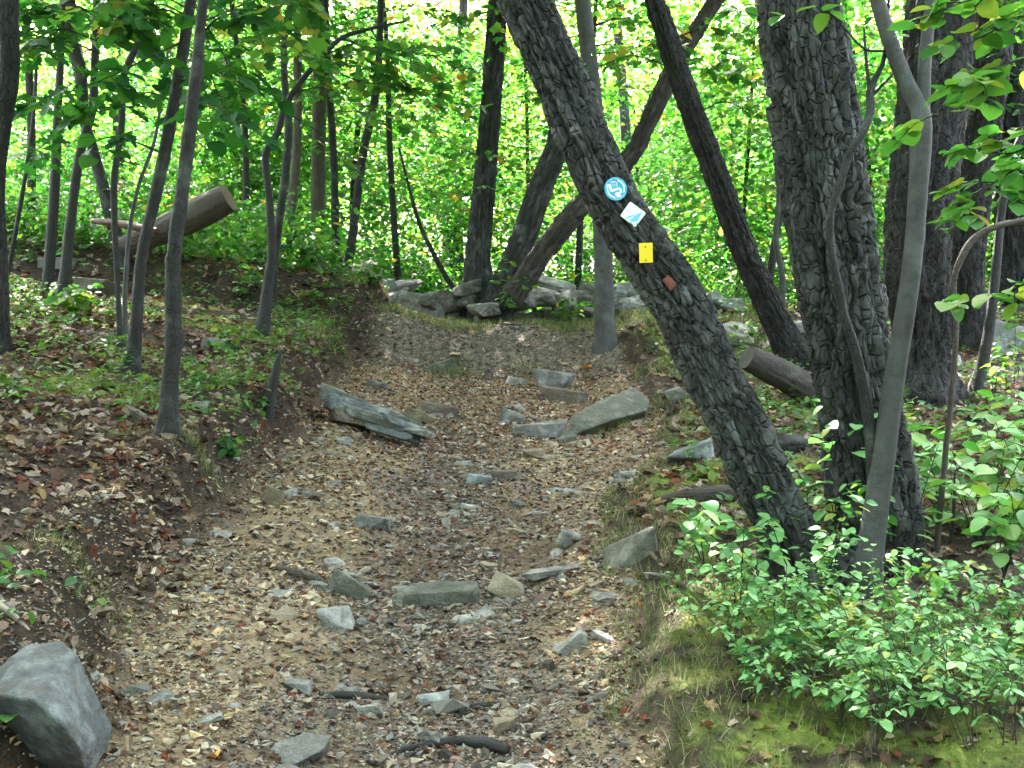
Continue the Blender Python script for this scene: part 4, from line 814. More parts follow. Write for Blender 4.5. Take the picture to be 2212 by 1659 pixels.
def text_vt(body, size):
    cu = bpy.data.curves.new('t', 'FONT'); cu.body = body; cu.size = size; cu.align_x = 'CENTER'; cu.align_y = 'CENTER'
    o = bpy.data.objects.new('t', cu); COL.objects.link(o); dg = bpy.context.evaluated_depsgraph_get(); me = bpy.data.meshes.new_from_object(o.evaluated_get(dg)); me.calc_loop_triangles()
    V = np.array([v.co[:] for v in me.vertices]).reshape(-1, 3); T = np.array([t.vertices[:] for t in me.loop_triangles]).reshape(-1, 3)
    bpy.data.objects.remove(o); bpy.data.curves.remove(cu); bpy.data.meshes.remove(me); return V, T
U = .0464 / 165
def arc(r, a0, a1, n=24): t = np.radians(np.linspace(a0, a1, n)); return np.column_stack([np.cos(t), np.sin(t)]) * r
def sign_root(name, label, px, py, lift=.024):
    p, ya = on_trunk(px, py, lift); o = thing(name, label, 'trail marker', p); o.rotation_euler = (math.radians(90), 0, ya * .55); return o
def nails(root, pts, z):
    for x, y in pts:
        V, T = slab2d(arc(.0032, 0, 330, 12), .0018); V = V + [x, y, z]; link('nail', mesh('nail', V, T, M['nail']), root)
s1 = sign_root('trail_marker', 'round blue trail marker disc with white emblem, topmost on the leaning trunk', 1330, 408)
V, T = slab2d(arc(165 * U, 0, 352.5, 48), .0016); link('disc', mesh('disc', V, T, M['blue']), s1)
def c2(pts): return [((x - 420) * U, (380 - y) * U) for x, y in pts]
em = [strip2d(arc(122 * U, 92 + 58, 272), 19 * U, .002), strip2d(arc(122 * U, -22, 84), 19 * U, .002),
      strip2d(c2([(322, 318), (335, 352), (352, 402), (362, 412)]), 40 * U, .0022), strip2d(c2([(345, 408), (380, 402), (424, 386)]), 36 * U, .0023),
      strip2d(c2([(428, 384), (470, 374), (494, 392), (492, 424), (462, 440), (430, 446)]), 34 * U, .0022), strip2d(c2([(428, 436), (430, 470), (438, 496)]), 36 * U, .0023), strip2d(c2([(425, 486), (460, 482), (492, 468)]), 34 * U, .0024),
      strip2d(c2([(352, 292), (432, 276)]), 14 * U, .0022), strip2d(c2([(430, 276), (440, 350)]), 9 * U, .0022)]
V, T = cat(em); link('emblem', mesh('emblem', V, T, M['white']), s1)
L_ = []
def ring_text(txt, r, a0, a1, size, flip):
    for i, ch in enumerate(txt):
        if ch == ' ': continue
        a = math.radians(a0 + (a1 - a0) * i / (len(txt) - 1)); V, T = text_vt(ch, size); ro = a - math.pi / 2 + (math.pi if flip else 0)
        Rm = np.array([[math.cos(ro), -math.sin(ro), 0], [math.sin(ro), math.cos(ro), 0], [0, 0, 1]]); L_.append((V @ Rm.T + [r * math.cos(a), r * math.sin(a), .0021], T))
ring_text('NEW YORK NEW JERSEY', 145 * U, 170, 18, .0072, False); ring_text('TRAIL CONFERENCE', 146 * U, 205, 335, .0072, True)
for k, tx in enumerate(('LONG', 'PATH')):
    V, T = text_vt(tx, .0072); L_.append((V + [(395 - 420) * U, (380 - 318 - k * 26) * U, .0021], T))
V, T = cat(L_); link('lettering', mesh('lettering', V, T, M['white']), s1); nails(s1, [(8 * U, 112 * U), (0, -112 * U)], .002)
s2 = sign_root('trail_marker', 'white diamond trail marker with blue ridge lines below the round disc', 1367, 463, .024)
def c3(pts): return [((x - 665) * U, (760 - y) * U) for x, y in pts]
def rounded(poly, r=.12):
    p = np.asarray(poly); out = []
    for i in range(len(p)):
        a, b, c = p[i - 1], p[i], p[(i + 1) % len(p)]
        for t in (0, .25, .5, .75, 1): q0 = b + (a - b) * r; q1 = b + (c - b) * r; out.append((1 - t) ** 2 * q0 + 2 * t * (1 - t) * b + t * t * q1)
    return np.array(out)
dia = rounded(c3([(475, 785), (700, 940), (860, 735), (625, 580)]), .09)
V, T = slab2d(dia, .0016); link('plate', mesh('plate', V, T, M['white']), s2)
inn = np.vstack([dia * .9, dia[:1] * .9]); V, T = strip2d(inn, 5 * U, .0019); link('border', mesh('border', V, T, M['pale_blue']), s2)
V1, T1 = poly2d(c3([(605, 858), (650, 864), (690, 868), (735, 850), (768, 790), (800, 726), (742, 744), (690, 782)]), .0022); V2, T2 = poly2d(c3([(545, 824), (572, 826), (640, 798), (712, 772), (660, 772), (598, 784)]), .0021)
V, T = cat([(V1, T1), (V2, T2)]); link('ridge_emblem', mesh('ridge_emblem', V, T, M['sky_blue']), s2)
V, T = text_vt('Highlands', .011); link('lettering', mesh('lettering', V + [-.006, .015, .0021], T, M['pale_blue']), s2)
s3 = sign_root('trail_marker', 'plain yellow rectangular trail blaze, lowest marker on the leaning trunk', 1395, 546, .024)
def c4(pts): return [((x - 863) * U, (1330 - y) * U) for x, y in pts]
V, T = slab2d(rounded(c4([(775, 1472), (962, 1465), (956, 1189), (766, 1196)]), .04), .0016); link('plate', mesh('plate', V, T, M['yellow']), s3); nails(s3, c4([(857, 1250), (862, 1435)]), .0016)

# ------------------------------------------------------------------ fallen logs, roots, sticks
def log(name, label, pts, ds, mat, ns=28, n=60, amp=.006, cat_='log', bark='rough', cut=None, cap=True):
    """pts (px,py,w); ds depth per point; rests where it lies"""
    P = np.array([PX(a, b, d) for (a, b, c), d in zip(pts, ds)]); rad = np.array([c / 2 / F * d for (a, b, c), d in zip(pts, ds)]); base = P.mean(0).copy(); base[2] = zf(base[0], base[1])
    root = thing(name, label, cat_, base); A = catmull(np.column_stack([P - base, rad]), n)
    v, q, uv = tube(A[:, :3], A[:, 3], ns, disp=(bark_fn(amp, .03, .2, n) if bark == 'rough' else smooth_fn(amp, n)), cap=cap and cut is None); link('trunk', qmesh('trunk', v, q, uv, M[mat]), root)
    if cut is not None:
        for e, mt in cut:
            i = 0 if e == 0 else n - 1; c = A[i, :3]; t = A[0, :3] - A[1, :3] if e == 0 else A[-1, :3] - A[-2, :3]; t /= np.linalg.norm(t)
            Vd, Td = slab2d(arc(A[i, 3] * 1.0, 0, 345, 24) * (1 + .03 * R.normal(size=(24, 1))), .006); rq = Vector(t).to_track_quat('Z', 'Y')
            child('cut_end', mesh('cut_end', Vd, Td, M[mt], uv=Vd[:, :2]), root, tuple(c - t * .003), rq.to_euler(), 1)
    return root
log('fallen_log', 'sawn log propped up at an angle on the left bank', [(494, 427, 62), (440, 455, 66), (380, 484, 62), (310, 516, 50), (265, 532, 36)], [10.35, 10.38, 10.42, 10.48, 10.52], 'bark_brown', ns=48, n=80, amp=.006, cut=[(0, 'log_end')])
log('fallen_branch', 'reddish rotten branch lying level behind the saplings on the left', [(200, 478, 10), (245, 481, 15), (300, 492, 18), (340, 500, 14)], [10.6, 10.4, 10.2, 10.1], 'wood_red', 14, 40, .006)
lg = hit(1690, 845)
log('fallen_log', 'grey log with a dark cut end between the leaning tree and the thickest trunk', [(1614, 772, 52), (1650, 790, 60), (1700, 815, 64), (1760, 850, 66), (1830, 885, 62)], [8.05, 8.1, 8.2, 8.3, 8.4], 'dead_wood', ns=44, n=70, amp=.006, cut=[(0, 'cutend')])
log('log_stub', 'dark broken log end poking out behind the leaning trunk', [(1732, 957, 32), (1700, 960, 42), (1640, 972, 44)], [6.6, 6.55, 6.5], 'bark_dark', 28, 40, .01)
log('driftwood', 'bleached grey log on the right bank left of the leaning tree', [(1432, 1082, 20), (1470, 1078, 34), (1530, 1070, 40), (1600, 1068, 38), (1660, 1070, 34)], [5.7, 5.66, 5.62, 5.6, 5.6], 'dead_wood', 28, 50, .006)
def root_(name, label, pts, mat, sink=.25, cat_='root', ns=12, n=40, amp=.003):
    P, rad = [], []
    for a, b, c in pts: p = hit(a, b); r = c / 2 / F * p[1]; P.append(p + [0, 0, r * (1 - sink * 2)]); rad.append(r)
    P = np.array(P); base = P.mean(0).copy(); base[2] -= rad[len(rad) // 2]; o = link(name, tube_mesh(name, P - base, rad, ns, n, M[mat], disp=smooth_fn(amp, n), cap=True), loc=tuple(base)); return tag(o, label, cat_)
root_('tree_root', 'dark exposed root crossing the bottom of the trail', [(838, 1634, 8), (880, 1624, 15), (930, 1616, 19), (990, 1612, 25), (1050, 1618, 28), (1098, 1630, 22)], 'bark_dark', .1)
root_('tree_root', 'faint grey root half buried above the bottom root', [(905, 1550, 6), (950, 1540, 14), (1020, 1530, 18), (1090, 1526, 14), (1150, 1522, 6)], 'bark_sap', .3)
root_('tree_root', 'dark root piece left of the bluish half-buried stone', [(690, 1505, 8), (730, 1508, 20), (780, 1512, 20), (835, 1514, 8)], 'bark_dark', .15)
root_('stick', 'brown bark-covered stick lying towards the sloping stone', [(598, 1232, 14), (640, 1246, 20), (690, 1262, 17), (725, 1282, 8)], 'bark_brown', .1, 'stick')
root_('stick', 'pale stick at the left edge above the boulder', [(-20, 1300, 14), (20, 1330, 16), (62, 1368, 10)], 'wood_pale', 0, 'stick')
root_('stick', 'short grey stick at the left edge above the boulder', [(-10, 1310, 20), (36, 1340, 20)], 'bark_grey', 0, 'stick')
root_('stick', 'thin dark stick on the left bank edge above the gravel', [(340, 1085, 6), (370, 1130, 8), (398, 1172, 5)], 'bark_dark', 0, 'stick')
root_('stick', 'thin dark stick in the gravel of the lower left trail', [(500, 1420, 5), (525, 1440, 6), (545, 1455, 4)], 'bark_dark', 0, 'stick')
root_('stick', 'brown twig lying by the nearest sapling', [(270, 880, 10), (310, 905, 12), (345, 925, 8)], 'bark_brown', 0, 'stick')
root_('stick', 'pale stick lying among the shrubs at the right', [(2035, 1235, 8), (2080, 1262, 10), (2118, 1290, 6)], 'wood_pale', -1.5, 'stick')
def leaning_stick(label, a, b, wpx, mat, d1, d2): 
    P = np.array([PX(*a, d1), PX(*b, d2)]); base = P[0].copy(); base[2] = zf(base[0], base[1]); o = link('stick', tube_mesh('stick', np.array([P[0], (P[0] + P[1]) / 2 + [.01, 0, .012], P[1]]) - base, [wpx / 2 / F * d1, wpx * .45 / F * d1, wpx * .2 / F * d1], 10, 24, M[mat], disp=smooth_fn(.0015, 3), cap=True), loc=tuple(base)); return tag(o, label, 'stick')
leaning_stick('dark diagonal branch propped in the shrubs at the right edge', (2058, 1210), (2225, 1075), 16, 'bark_dark', 4.75, 4.6)
leaning_stick('thin black upright stick right of the forked sapling', (2046, 1225), (2062, 1020), 9, 'bark_black', 4.7, 4.7)
# single bright fallen leaves
for px, py, sz, lab in [(462, 1640, .045, 'bright orange fallen leaf at the bottom of the trail'), (840, 1305, .04, 'tan curled leaf under the arched slab'), (452, 1210, .03, 'small red-orange leaf on the left of the trail'),
                        (1270, 800, .12, 'orange fallen leaf beside the rocks on the upper trail'), (1545, 1020, .05, 'orange leaf lying left of the leaning trunk')]:
    p = hit(px, py); V, T = crinkle(OVAL if 'tan' in lab else ROUND, px); m = 'leaf_orange' if 'orange' in lab else 'leaf_tan'
    if m not in M: M[m] = paint(m, (.75, .26, .02) if m == 'leaf_orange' else (.5, .36, .2), .7, .3)
    o = link('fallen_leaf', mesh('fallen_leaf', V, T, M[m]), loc=(p[0], p[1], p[2] + sz * .3)); o.scale = (sz,) * 3; o.rotation_euler = (.5, .2, R.uniform(0, 6)); tag(o, lab, 'leaf')

# ------------------------------------------------------------------ boughs and shrubs (each leaf a piece)
def bough(root, path, r0, keys, nleaf, lsize, twigs, twlen, mat, t0=.3, name='branch', droop=.25, upw=.25, seed=0, pitch=-.15):
    r = np.random.default_rng(seed + 4000); base = np.array(root.location); A = catmull(np.asarray(path, float) - base, 16); m = len(A)
    parts = [tube(A, np.linspace(r0, max(r0 * .25, .0012), m), 6)]; nodes = []
    per = max(1, int(round(nleaf / max(twigs, 1))))
    for k in range(twigs):
        t = t0 + (1 - t0) * (k + r.random()) / twigs; i = min(int(t * (m - 1)), m - 2); p = A[i] + (A[i + 1] - A[i]) * (t * (m - 1) - i); tg = A[i + 1] - A[i]; tg /= np.linalg.norm(tg) + 1e-9
        a = r.uniform(0, 6.3); lat = np.array([math.cos(a), math.sin(a), 0]); dv = tg * r.uniform(.2, .7) + lat * r.uniform(.5, 1) + np.array([0, 0, upw * r.uniform(-.3, 1)]); dv /= np.linalg.norm(dv); l = twlen * r.uniform(.5, 1.2)
        B = catmull(np.array([p, p + dv * l * .5 + [0, 0, .03 * l], p + dv * l - [0, 0, droop * l * .5]]), 5); parts.append(tube(B, np.linspace(max(r0 * .35, .0012), .0008, 5), 4))
        for j in range(per):
            f = .2 + .8 * (j + r.random() * .5) / per; ii = min(int(f * 4), 3); q = B[ii] + (B[ii + 1] - B[ii]) * (f * 4 - ii); az = math.atan2(dv[1], dv[0]) + (r.uniform(.4, 1.2) * (1 if j % 2 else -1) if j < per - 1 else r.normal(0, .2)); nodes.append((q, az))
    v, q, uv = join(parts); br = link(name, qmesh(name, v, q, uv, M[mat]), root)
    for p, az in nodes:
        s = r.uniform(*lsize); child('leaf', LM[keys[r.integers(len(keys))]], br, tuple(p), (r.normal(pitch, .32), r.normal(0, .32), az - math.pi / 2), s)
    return br
def px_path(pts, d): return [PX(a, b, dd) for (a, b), dd in zip(pts, np.broadcast_to(d, len(pts)))]
def shrub(label, px, py, h, nst, nleaf, lsize, keys, spread=.5, group=None, name='shrub', twigs=5, twlen=.12, seed=0, mat='bark_sap', r0=.0035, d=None, cat_='shrub', lean=(0, 0), upw=.3):
    p = hit(px, py) if d is None else PX(px, py, d); p[2] = zf(p[0], p[1]); root = thing(name, label, cat_, p, group); r = np.random.default_rng(seed + 7000)
    for i in range(nst):
        a = r.uniform(0, 6.3); hh = h * r.uniform(.65, 1.1); e = p + np.array([math.cos(a) * spread * hh * r.uniform(.2, 1) + lean[0], math.sin(a) * spread * hh * r.uniform(.2, 1) + lean[1], hh]); s0 = p + np.array([r.normal(0, .02), r.normal(0, .02), -.02]); m = (s0 * .5 + e * .5) + np.array([r.normal(0, .03), r.normal(0, .03), .06 * hh])
        bough(root, [s0, m, e], r0, keys, int(nleaf / nst), lsize, twigs, twlen, mat, .3, 'stem', seed=seed * 13 + i, upw=upw)
    return root
# bright shrubs lower right
spots = [(1560, 1400), (1610, 1440), (1650, 1500), (1700, 1420), (1760, 1490), (1700, 1555), (1830, 1440), (1800, 1570), (1890, 1530), (1950, 1480), (1970, 1590), (2030, 1560), (2060, 1470), (2110, 1540), (2100, 1620), (2180, 1600), (2200, 1500), (1950, 1410), (2130, 1420), (1830, 1370), (1880, 1620), (2200, 1400)]
spots.sort()
ORD = 'first second third fourth fifth sixth seventh eighth ninth tenth eleventh'.split()
for i, (a, b) in enumerate(spots):
    side = f'{ORD[i]} from its left end' if i < 11 else f'{ORD[len(spots) - 1 - i]} from its right end'
    shrub('bright green small-leaved shrub in the lower right thicket, ' + side, a, b, R.uniform(.2, .33), 5, 140, (.02, .042), [['shrub_oval', 'shrub_oval', 'shrub_round'], ['shrub_oval', 'shrub_lance'], ['shrub_round', 'shrub_oval', 'right_oval']][i % 3], .85, 'shrubs of the lower right thicket', twigs=6, twlen=.13, seed=i + 1, r0=.0022, mat='bark_brown')
shrub('larger-leaved seedling spreading over the foot of the leaning tree', 1610, 1270, .34, 3, 36, (.06, .095), ['shrub_oval', 'shrub_round'], .9, None, 'seedling', 4, .16, 31, cat_='seedling')
shrub('leafy seedling reaching left from the foot of the leaning tree', 1540, 1240, .30, 2, 22, (.06, .09), ['shrub_oval'], .9, None, 'seedling', 4, .15, 32, cat_='seedling', lean=(-.1, 0))
shrub('tall thin seedling with sparse oval leaves in front of the thickest trunk', 1835, 1255, .78, 3, 42, (.05, .08), ['shrub_oval', 'shrub_round'], .22, None, 'seedling', 6, .12, 33, cat_='seedling')
shrub('upright seedling with lime leaves at the foot of the forked sapling', 1935, 1270, .5, 3, 44, (.045, .075), ['shrub_oval', 'right_oval'], .35, None, 'seedling', 6, .12, 34, cat_='seedling')
shrub('airy light green shrub rising left of the leaning tree foot', 1600, 1345, .34, 4, 80, (.03, .055), ['shrub_oval', 'shrub_round'], .6, None, 'shrub', 6, .13, 36)
shrub('airy light green shrub rising in front of the two trunk feet', 1760, 1330, .4, 4, 90, (.03, .055), ['shrub_oval', 'shrub_round'], .6, None, 'shrub', 6, .13, 37)
shrub('seedling with a few leaves hanging between the two big trunks', 1790, 1270, .42, 2, 20, (.055, .085), ['shrub_round', 'shrub_oval'], .4, None, 'seedling', 4, .12, 35, cat_='seedling')
for i, (a, b, h, lab) in enumerate([(2030, 1130, .42, 'glossy broad-leaved shrub right of the forked sapling'), (2110, 1190, .5, 'glossy broad-leaved shrub second from the forked sapling'), (2190, 1150, .5, 'glossy broad-leaved shrub at the right edge below the pale stem'), (2160, 1050, .45, 'broad-leaved shrub behind the glossy ones at the right edge'), (2000, 1060, .35, 'small broad-leaved shrub behind the forked sapling'), (2170, 1270, .45, 'broad-leaved shrub beside the dark diagonal branch')]):
    shrub(lab, a, b, h, 4, 64, (.055, .10), ['shrub_round', 'right_round', 'shrub_oval'], .7, None, 'shrub', 5, .18, 50 + i, r0=.004)
for i, (a, b, h, lab) in enumerate([(1105, 668, .85, 'bright sapling with broad leaves in front of the dead snag'), (1230, 700, .30, 'small fern-green plant at the foot of the wall by the grey trunk'), (1455, 720, .34, 'leafy plant left of the marked trunk on the crest'), (690, 720, .36, 'bright plant on the shoulder of the left bank by the wall'), (1640, 760, .3, 'yellow-green plant between the pale rock and the second leaning trunk'),
        (2140, 860, .42, 'lime green shrub behind the bent pale stem'), (2190, 830, .4, 'lime green shrub below the overhanging rock'), (660, 680, .4, 'leafy plant at the left end of the wall'), (800, 690, .26, 'low leafy sprout among the wall stones at left'), (505, 770, .22, 'seedling with pointed leaves on the left bank'), (490, 1000, .12, 'tiny seedling below the nearest sapling'), (165, 690, .22, 'large-leaved seedling beside the black sapling'), (60, 1560, .1, 'tiny sprout on the big boulder'), (535, 660, .35, 'leafy seedling left of the zigzag sapling'), (1560, 870, .2, 'low plant beside the cut log')]):
    bigl = 2.0 if b <= 725 else 1.2; onc = 12.5 if b <= 725 and a > 600 else None
    shrub(lab, a, b, h, 3, 40, (.04 * bigl, .065 * bigl), ['mid_oval', 'mid_round', 'right_oval'], .6, None, 'seedling', 5, .10 * bigl, 70 + i, cat_='seedling', d=onc)
# overhanging small tree at right, trunk outside the frame
rt = np.array([2.05, 3.55, zf(2.05, 3.55)]); rr_ = thing('overhanging_sapling', 'sapling at the right edge with leafy boughs hanging into view', 'sapling', rt)
tp = np.array([[2.05, 3.55, rt[2] - .1], [2.08, 3.55, 1.6], [2.0, 3.5, 2.6], [2.05, 3.5, 3.6]]); link('trunk', tube_mesh('trunk', tp - rt, [.03, .025, .02, .012], 12, 40, M['bark_sap'], disp=smooth_fn(.002, 4)), rr_)
for i, (pts, ds, nl, tw) in enumerate([([(2330, 120), (2200, 130), (2100, 180), (2030, 250)], [3.5, 3.4, 3.35, 3.3], 34, 7), ([(2330, 330), (2230, 350), (2140, 400), (2060, 470)], [3.5, 3.5, 3.45, 3.45], 34, 7), ([(2330, 250), (2250, 290), (2190, 330), (2090, 320)], [3.5, 3.6, 3.7, 3.8], 26, 6), ([(2340, 30), (2250, 20), (2160, 60), (2080, 100)], [3.5, 3.4, 3.4, 3.4], 26, 6), ([(2330, 560), (2240, 600), (2150, 640), (2040, 660)], [3.6, 3.8, 4.0, 4.1], 26, 6), ([(2330, -20), (2220, -30), (2080, 5), (1990, 40)], [3.5, 3.4, 3.3, 3.3], 20, 5)]):
    bough(rr_, px_path(pts, ds), .006, ['right_round', 'right_oval', 'right_round'], int(nl * 1.6), (.055, .092), tw + 2, .17, 'bark_sap', .3, seed=100 + i, droop=.4)
bough(sapC, px_path([(1928, 108), (1870, 108), (1815, 50), (1780, 24), (1700, 45), (1620, 30), (1550, 0)], [dC] * 7), .005, ['right_oval', 'right_round'], 12, (.06, .09), 5, .1, 'bark_sap', .35, 'branch', seed=120)
# oak leaves of the left saplings, backlit shade painted into their dark green
for i, (root, pts, ds, nl, tw, L) in enumerate([(sM2, [(395, 90), (330, 120), (250, 160), (180, 190)], [6.9, 6.7, 6.5, 6.4], 40, 8, .3), (sM3, [(203, 150), (150, 200), (110, 220), (60, 240)], [8.2, 8.0, 7.8, 7.6], 34, 7, .35), (sM1, [(425, 150), (450, 210), (490, 250), (515, 290)], [6, 5.9, 5.8, 5.8], 26, 6, .26), (sM1, [(432, 80), (470, 40), (520, 30), (580, 50)], [6, 5.9, 5.8, 5.8], 34, 7, .28), (sM2, [(350, 330), (270, 300), (220, 300), (180, 330)], [6.9, 6.8, 6.7, 6.6], 16, 5, .25), (sM3, [(210, 60), (260, 40), (320, 80), (370, 110)], [8.2, 8, 8, 8], 36, 8, .35), (sM2, [(405, 40), (350, 20), (300, 30), (240, 40)], [6.9, 6.8, 6.8, 6.7], 34, 7, .3)]):
    bough(root, px_path(pts, ds), .008, ['oak', 'shade_oval', 'oak'], nl, (.09, .16), tw, L, 'bark_black', .25, seed=140 + i, droop=.5, upw=.1, pitch=-.35)
for i, (root, pts, ds, nl, tw, L) in enumerate([(sM1, [(436, 40), (480, 110), (500, 160), (540, 200)], [6, 6.1, 6.1, 6.2], 34, 7, .28), (sM2, [(375, 220), (320, 200), (260, 220), (200, 250)], [6.9, 7, 7, 7], 40, 8, .32), (sM3, [(205, 110), (140, 90), (80, 100), (20, 120)], [8.2, 8, 7.9, 7.8], 44, 9, .4), (sM3, [(207, 30), (150, 10), (90, 20), (30, 40)], [8.2, 8.2, 8.2, 8.2], 44, 9, .4), (sM2, [(395, 100), (440, 130), (470, 200), (500, 260)], [6.9, 7, 7.1, 7.2], 34, 7, .3), (sM3, [(190, 270), (140, 260), (110, 300), (70, 330)], [8.2, 8, 7.9, 7.8], 26, 6, .3)]):
    bough(root, px_path(pts, ds), .007, ['oak', 'shade_oval', 'oak'], nl, (.10, .17), tw, L, 'bark_black', .2, seed=240 + i, droop=.5, upw=.1, pitch=-.3)
ROOTS = [(sM1, 440, 0, 6.0), (sM2, 405, 30, 6.9), (sM3, 208, 60, 8.2), (sN1, 700, 120, 9.0), (sN6, 818, 120, 13.6), (snH, 1450, 110, 10.2), (snL, 1265, 60, 12.0), (leanA, 1150, 30, 4.6)]
rb = np.random.default_rng(77)
for i in range(22):
    root, a, b, dd_ = ROOTS[[0, 1, 2, 3, 3, 4, 5, 6, 0, 1, 2, 3, 4, 4, 5, 6, 2, 0, 1, 3, 6, 4][i]]; sg = 1 if rb.random() < .6 else -1; ln = rb.uniform(160, 300); b0 = b + rb.uniform(-40, 60); dr = rb.uniform(10, 110); d1 = dd_ + rb.uniform(-.5, .7)
    k_ = ['maple', 'maple', 'mid_oval'] if dd_ > 8.5 else ['oak', 'mid_round', 'maple']
    bough(root, px_path([(a, b0), (a + sg * ln * .35, b0 - 25), (a + sg * ln * .7, b0 + dr * .3), (a + sg * ln, b0 + dr)], [dd_, (dd_ * 2 + d1) / 3, (dd_ + d1 * 2) / 3, d1]), .006, k_, 44, (.085, .14) if dd_ < 10 else (.11, .17), 8, .045 * dd_, 'bark_black', .2, seed=400 + i, droop=.4, upw=.12, pitch=-.3)
# maple boughs in the middle
for i, (root, pts, ds, nl, tw, L) in enumerate([(sN1, [(690, 130), (760, 170), (850, 185), (960, 200)], [9.0, 9.1, 9.2, 9.2], 60, 9, .4), (sN1, [(633, 200), (700, 190), (790, 250), (860, 270)], [9.0, 9, 8.9, 8.9], 44, 7, .36), (sN1, [(737, 83), (830, 110), (930, 120), (1010, 110)], [9, 9, 9, 9], 44, 7, .4), (sN6, [(815, 180), (880, 250), (960, 300), (1040, 340)], [13.6, 13.3, 13, 12.8], 64, 9, .55), (sN6, [(787, 317), (860, 380), (960, 420), (1020, 410)], [13.6, 13.3, 13, 12.8], 50, 8, .5), (sN6, [(820, 60), (760, 60), (700, 40), (640, 60)], [13.6, 13.2, 12.9, 12.6], 50, 8, .55), (sN4, [(690, 250), (760, 240), (850, 250), (950, 230)], [15, 14.5, 14.2, 14], 60, 9, .6), (sN1, [(800, 62), (860, 150), (920, 230), (990, 260)], [9, 9.3, 9.5, 9.6], 54, 8, .4), (sN1, [(610, 240), (680, 280), (730, 330), (760, 380)], [9, 9, 9, 9], 30, 6, .3), (sN4, [(692, 60), (780, 40), (880, 20), (980, 40)], [15, 14.5, 14, 13.6], 70, 10, .6), (snH, [(1440, 90), (1530, 60), (1600, 90), (1640, 150)], [10.2, 10, 9.8, 9.7], 60, 9, .45), (snH, [(1500, 250), (1560, 220), (1610, 240), (1650, 300)], [10.2, 10.2, 10.2, 10.2], 44, 8, .4), (snL, [(1275, 150), (1330, 130), (1400, 100), (1470, 40)], [12, 12, 12, 12], 54, 9, .5)]):
    bough(root, px_path(pts, ds), .008, ['maple', 'maple', 'mid_oval'], nl, (.07, .12), tw, L, 'bark_black', .2, seed=170 + i, droop=.3, upw=.15, pitch=-.2)
print('near objects', len(bpy.data.objects))

# ------------------------------------------------------------------ woods behind the wall
def bg_tree(kind, x, y, crown_me, s, hgt, rad, label, group, cz, lean=0, name='understory_tree', mat='bark_sap'):
    z0 = zf(x, y); root = thing(name, label, 'tree', (x, y, z0), group); r = np.random.default_rng(int(abs(x * 977 + y * 131)) + 5)
    tp = np.array([lean, r.normal(0, .2), hgt]); P = np.array([[0, 0, -.2], [lean * .25 + r.normal(0, .06), 0, hgt * .35], [lean * .6 + r.normal(0, .1), 0, hgt * .7], tp])
    A = catmull(np.column_stack([P, [rad * 1.2, rad, rad * .75, rad * .3]]), 22); parts = [tube(A[:, :3], A[:, 3], 9)] + limb_tubes(r, P[1], tp, rad * .8, 8, hgt * .28)
    v, q, uv = join(parts); link('trunk', qmesh('trunk', v, q, uv, M[mat]), root)
    c = link('crown', crown_me, root, (lean * .6, 0, cz)); c.scale = (s, s, s * r.uniform(.85, 1.15)); c.rotation_euler = (r.normal(0, .08), r.normal(0, .08), r.uniform(0, 6.3)); c['kind'] = 'stuff'
for i, (x, y, hz, s_) in enumerate([(-5.6, 12.6, 3.6, 1.0), (-3.6, 14.6, 4.0, 1.0), (-1.6, 15.4, 4.2, .95), (.9, 15.2, 4.4, .9), (3.3, 14.2, 4.0, .9), (5.4, 13.2, 3.6, 1.0), (7.2, 14.6, 3.4, 1.1), (-7.4, 14.2, 3.2, 1.1), ]):
    bg_tree(2, x, y, LAYER[i % 3], s_, hz + 1.4, .045, 'young maple with flat layered leaf sprays beside the stone wall', 'layered maples by the stone wall', hz, R.normal(0, .4), 'understory_maple', 'bark_black')
for i, (x, y) in enumerate([(-11, 21), (-7.6, 21), (-1, 22.5), (2.4, 22), (6.2, 23.5), (8.4, 20.5), (11, 23.5)]):  # crowns added above the frame to shade the nearer understory rows
    bg_tree(3, x, y, CANOPY[i % 3], 1.45, 11.5, .11, 'tall straight tree in the middle of the woods behind the stone wall, crown added for shade', 'tall straight trees in the middle woods', 12.0 + (i % 3) * .5, R.normal(0, .3), 'forest_tree', 'bark_sap')
k = 0
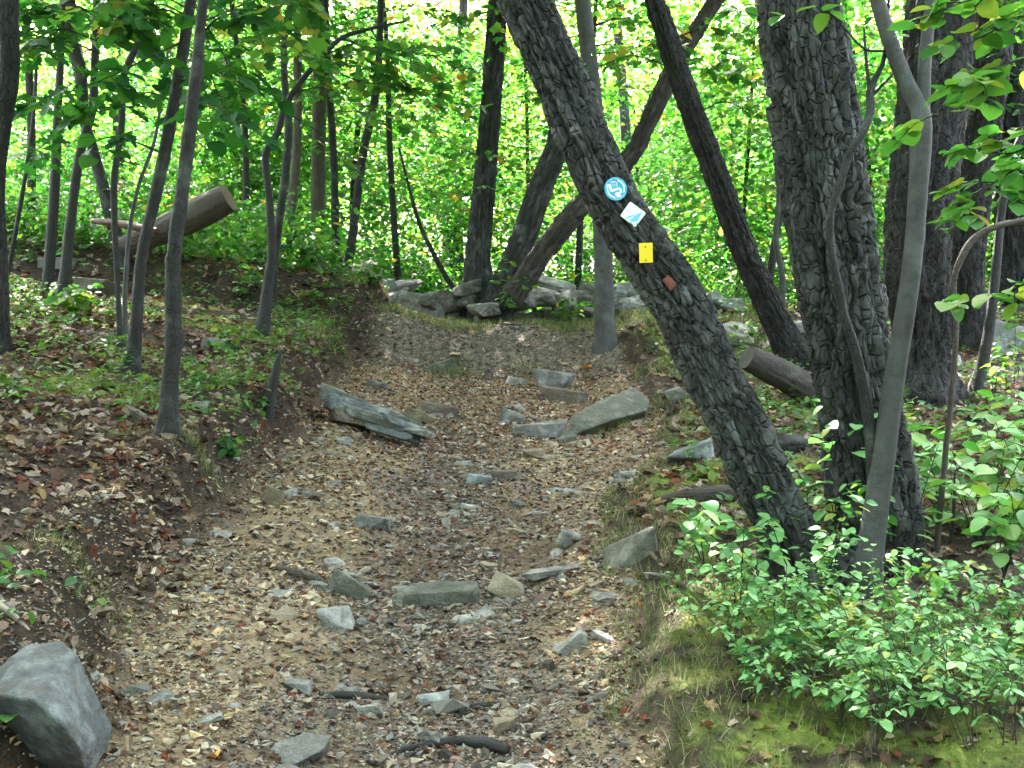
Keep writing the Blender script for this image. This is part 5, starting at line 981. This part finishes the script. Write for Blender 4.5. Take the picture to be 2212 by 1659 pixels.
for yrow, stepx, jit in ((16.5, 2.9, .7), (19.0, 2.4, .8), (22.0, 2.5, 1.0), (25.5, 2.8, 1.2), (29.5, 3.2, 1.4)):
    half = yrow * .52 + 2.5; x = -half + R.uniform(0, 1)
    while x < half:
        y = yrow + R.uniform(-1, 1) * jit; s = R.uniform(.8, 1.15) * (1 + (yrow - 16) * .022)
        if not (yrow < 18 and -3.6 < x < -1.2) and not (yrow > 18 and vnoise(x * .33, y * .25, 1., 61) < -.12):
            bg_tree(0, x, y, UNDER[k % 4], s, R.uniform(4.5, 6.5) * (1 + (yrow - 16) * .02), R.uniform(.03, .07), 'slender understory tree with sunlit leaves in the woods behind the stone wall', 'understory trees behind the stone wall', R.uniform(2.1, 3.2) + (yrow - 16) * .14, R.normal(0, .5)); k += 1
        x += stepx * R.uniform(.75, 1.25)
for i in range(92):
    y = R.uniform(14.6, 18.5) if i < 42 else R.uniform(17, 27) if i < 72 else R.uniform(27, 34); x = R.uniform(-.52, .52) * y * 1.1; z0 = zf(x, y)
    if i < 14: x = R.uniform(-6.8, -1.8); y = R.uniform(11.8, 15); z0 = zf(x, y)
    root = thing('woodland_shrub', 'low leafy bush at the edge of the woods behind the stone wall', 'bush', (x, y, z0), 'bushes behind the stone wall')
    s = R.uniform(.7, 1.3) * (1 if i < 42 else 1.8 if i < 72 else 3.4); c = link('foliage', BUSH[i % 3], root, (0, 0, .05)); c.scale = (s, s, s); c.rotation_euler = (0, 0, R.uniform(0, 6.3)); c['kind'] = 'stuff'
    r = np.random.default_rng(i); v, q, uv = join(limb_tubes(r, np.array([0, 0, -.1]), np.array([0, 0, .3 * s]), .02, 6, .7 * s)); link('stems', qmesh('stems', v, q, uv, M['bark_sap']), root)
for yrow, stepx in ((35, 5.0), (43, 5.2), (54, 5.0)):
    half = yrow * .52 + 4; x = -half
    while x < half:
        bg_tree(1, x + R.normal(0, .8), yrow + R.normal(0, 1.5), TALL[k % 3], R.uniform(.85, 1.15) * (1 + (yrow - 35) * .02), R.uniform(11, 15), R.uniform(.12, .22), 'tall sunlit forest tree far back in the woods', 'tall trees far back in the woods', R.uniform(7.5, 9.5) + (yrow - 35) * (.25 if yrow < 50 else .08), R.normal(0, .8), 'forest_tree', 'bark_sap'); k += 1
        x += stepx * R.uniform(.8, 1.2)
for i, (x, y) in enumerate([(-8.5, -3), (-5.5, -6), (-2.5, -7.5), (.8, -8), (3.8, -7), (6.6, -4.5), (-8, 2), (8.6, -1), (-10, 6), (9, 3.5), (-4.5, -9.5), (2.4, -10.5)]):  # ring of unseen trees added to cut low skylight from behind
    bg_tree(4, x, y, UNDER[i % 4], 1.25, 5.5, .06, 'unseen understory tree added around and behind the viewer to block low skylight', 'added trees blocking low skylight around the viewer', 2.6, R.normal(0, .4))
print('objects', len(bpy.data.objects))
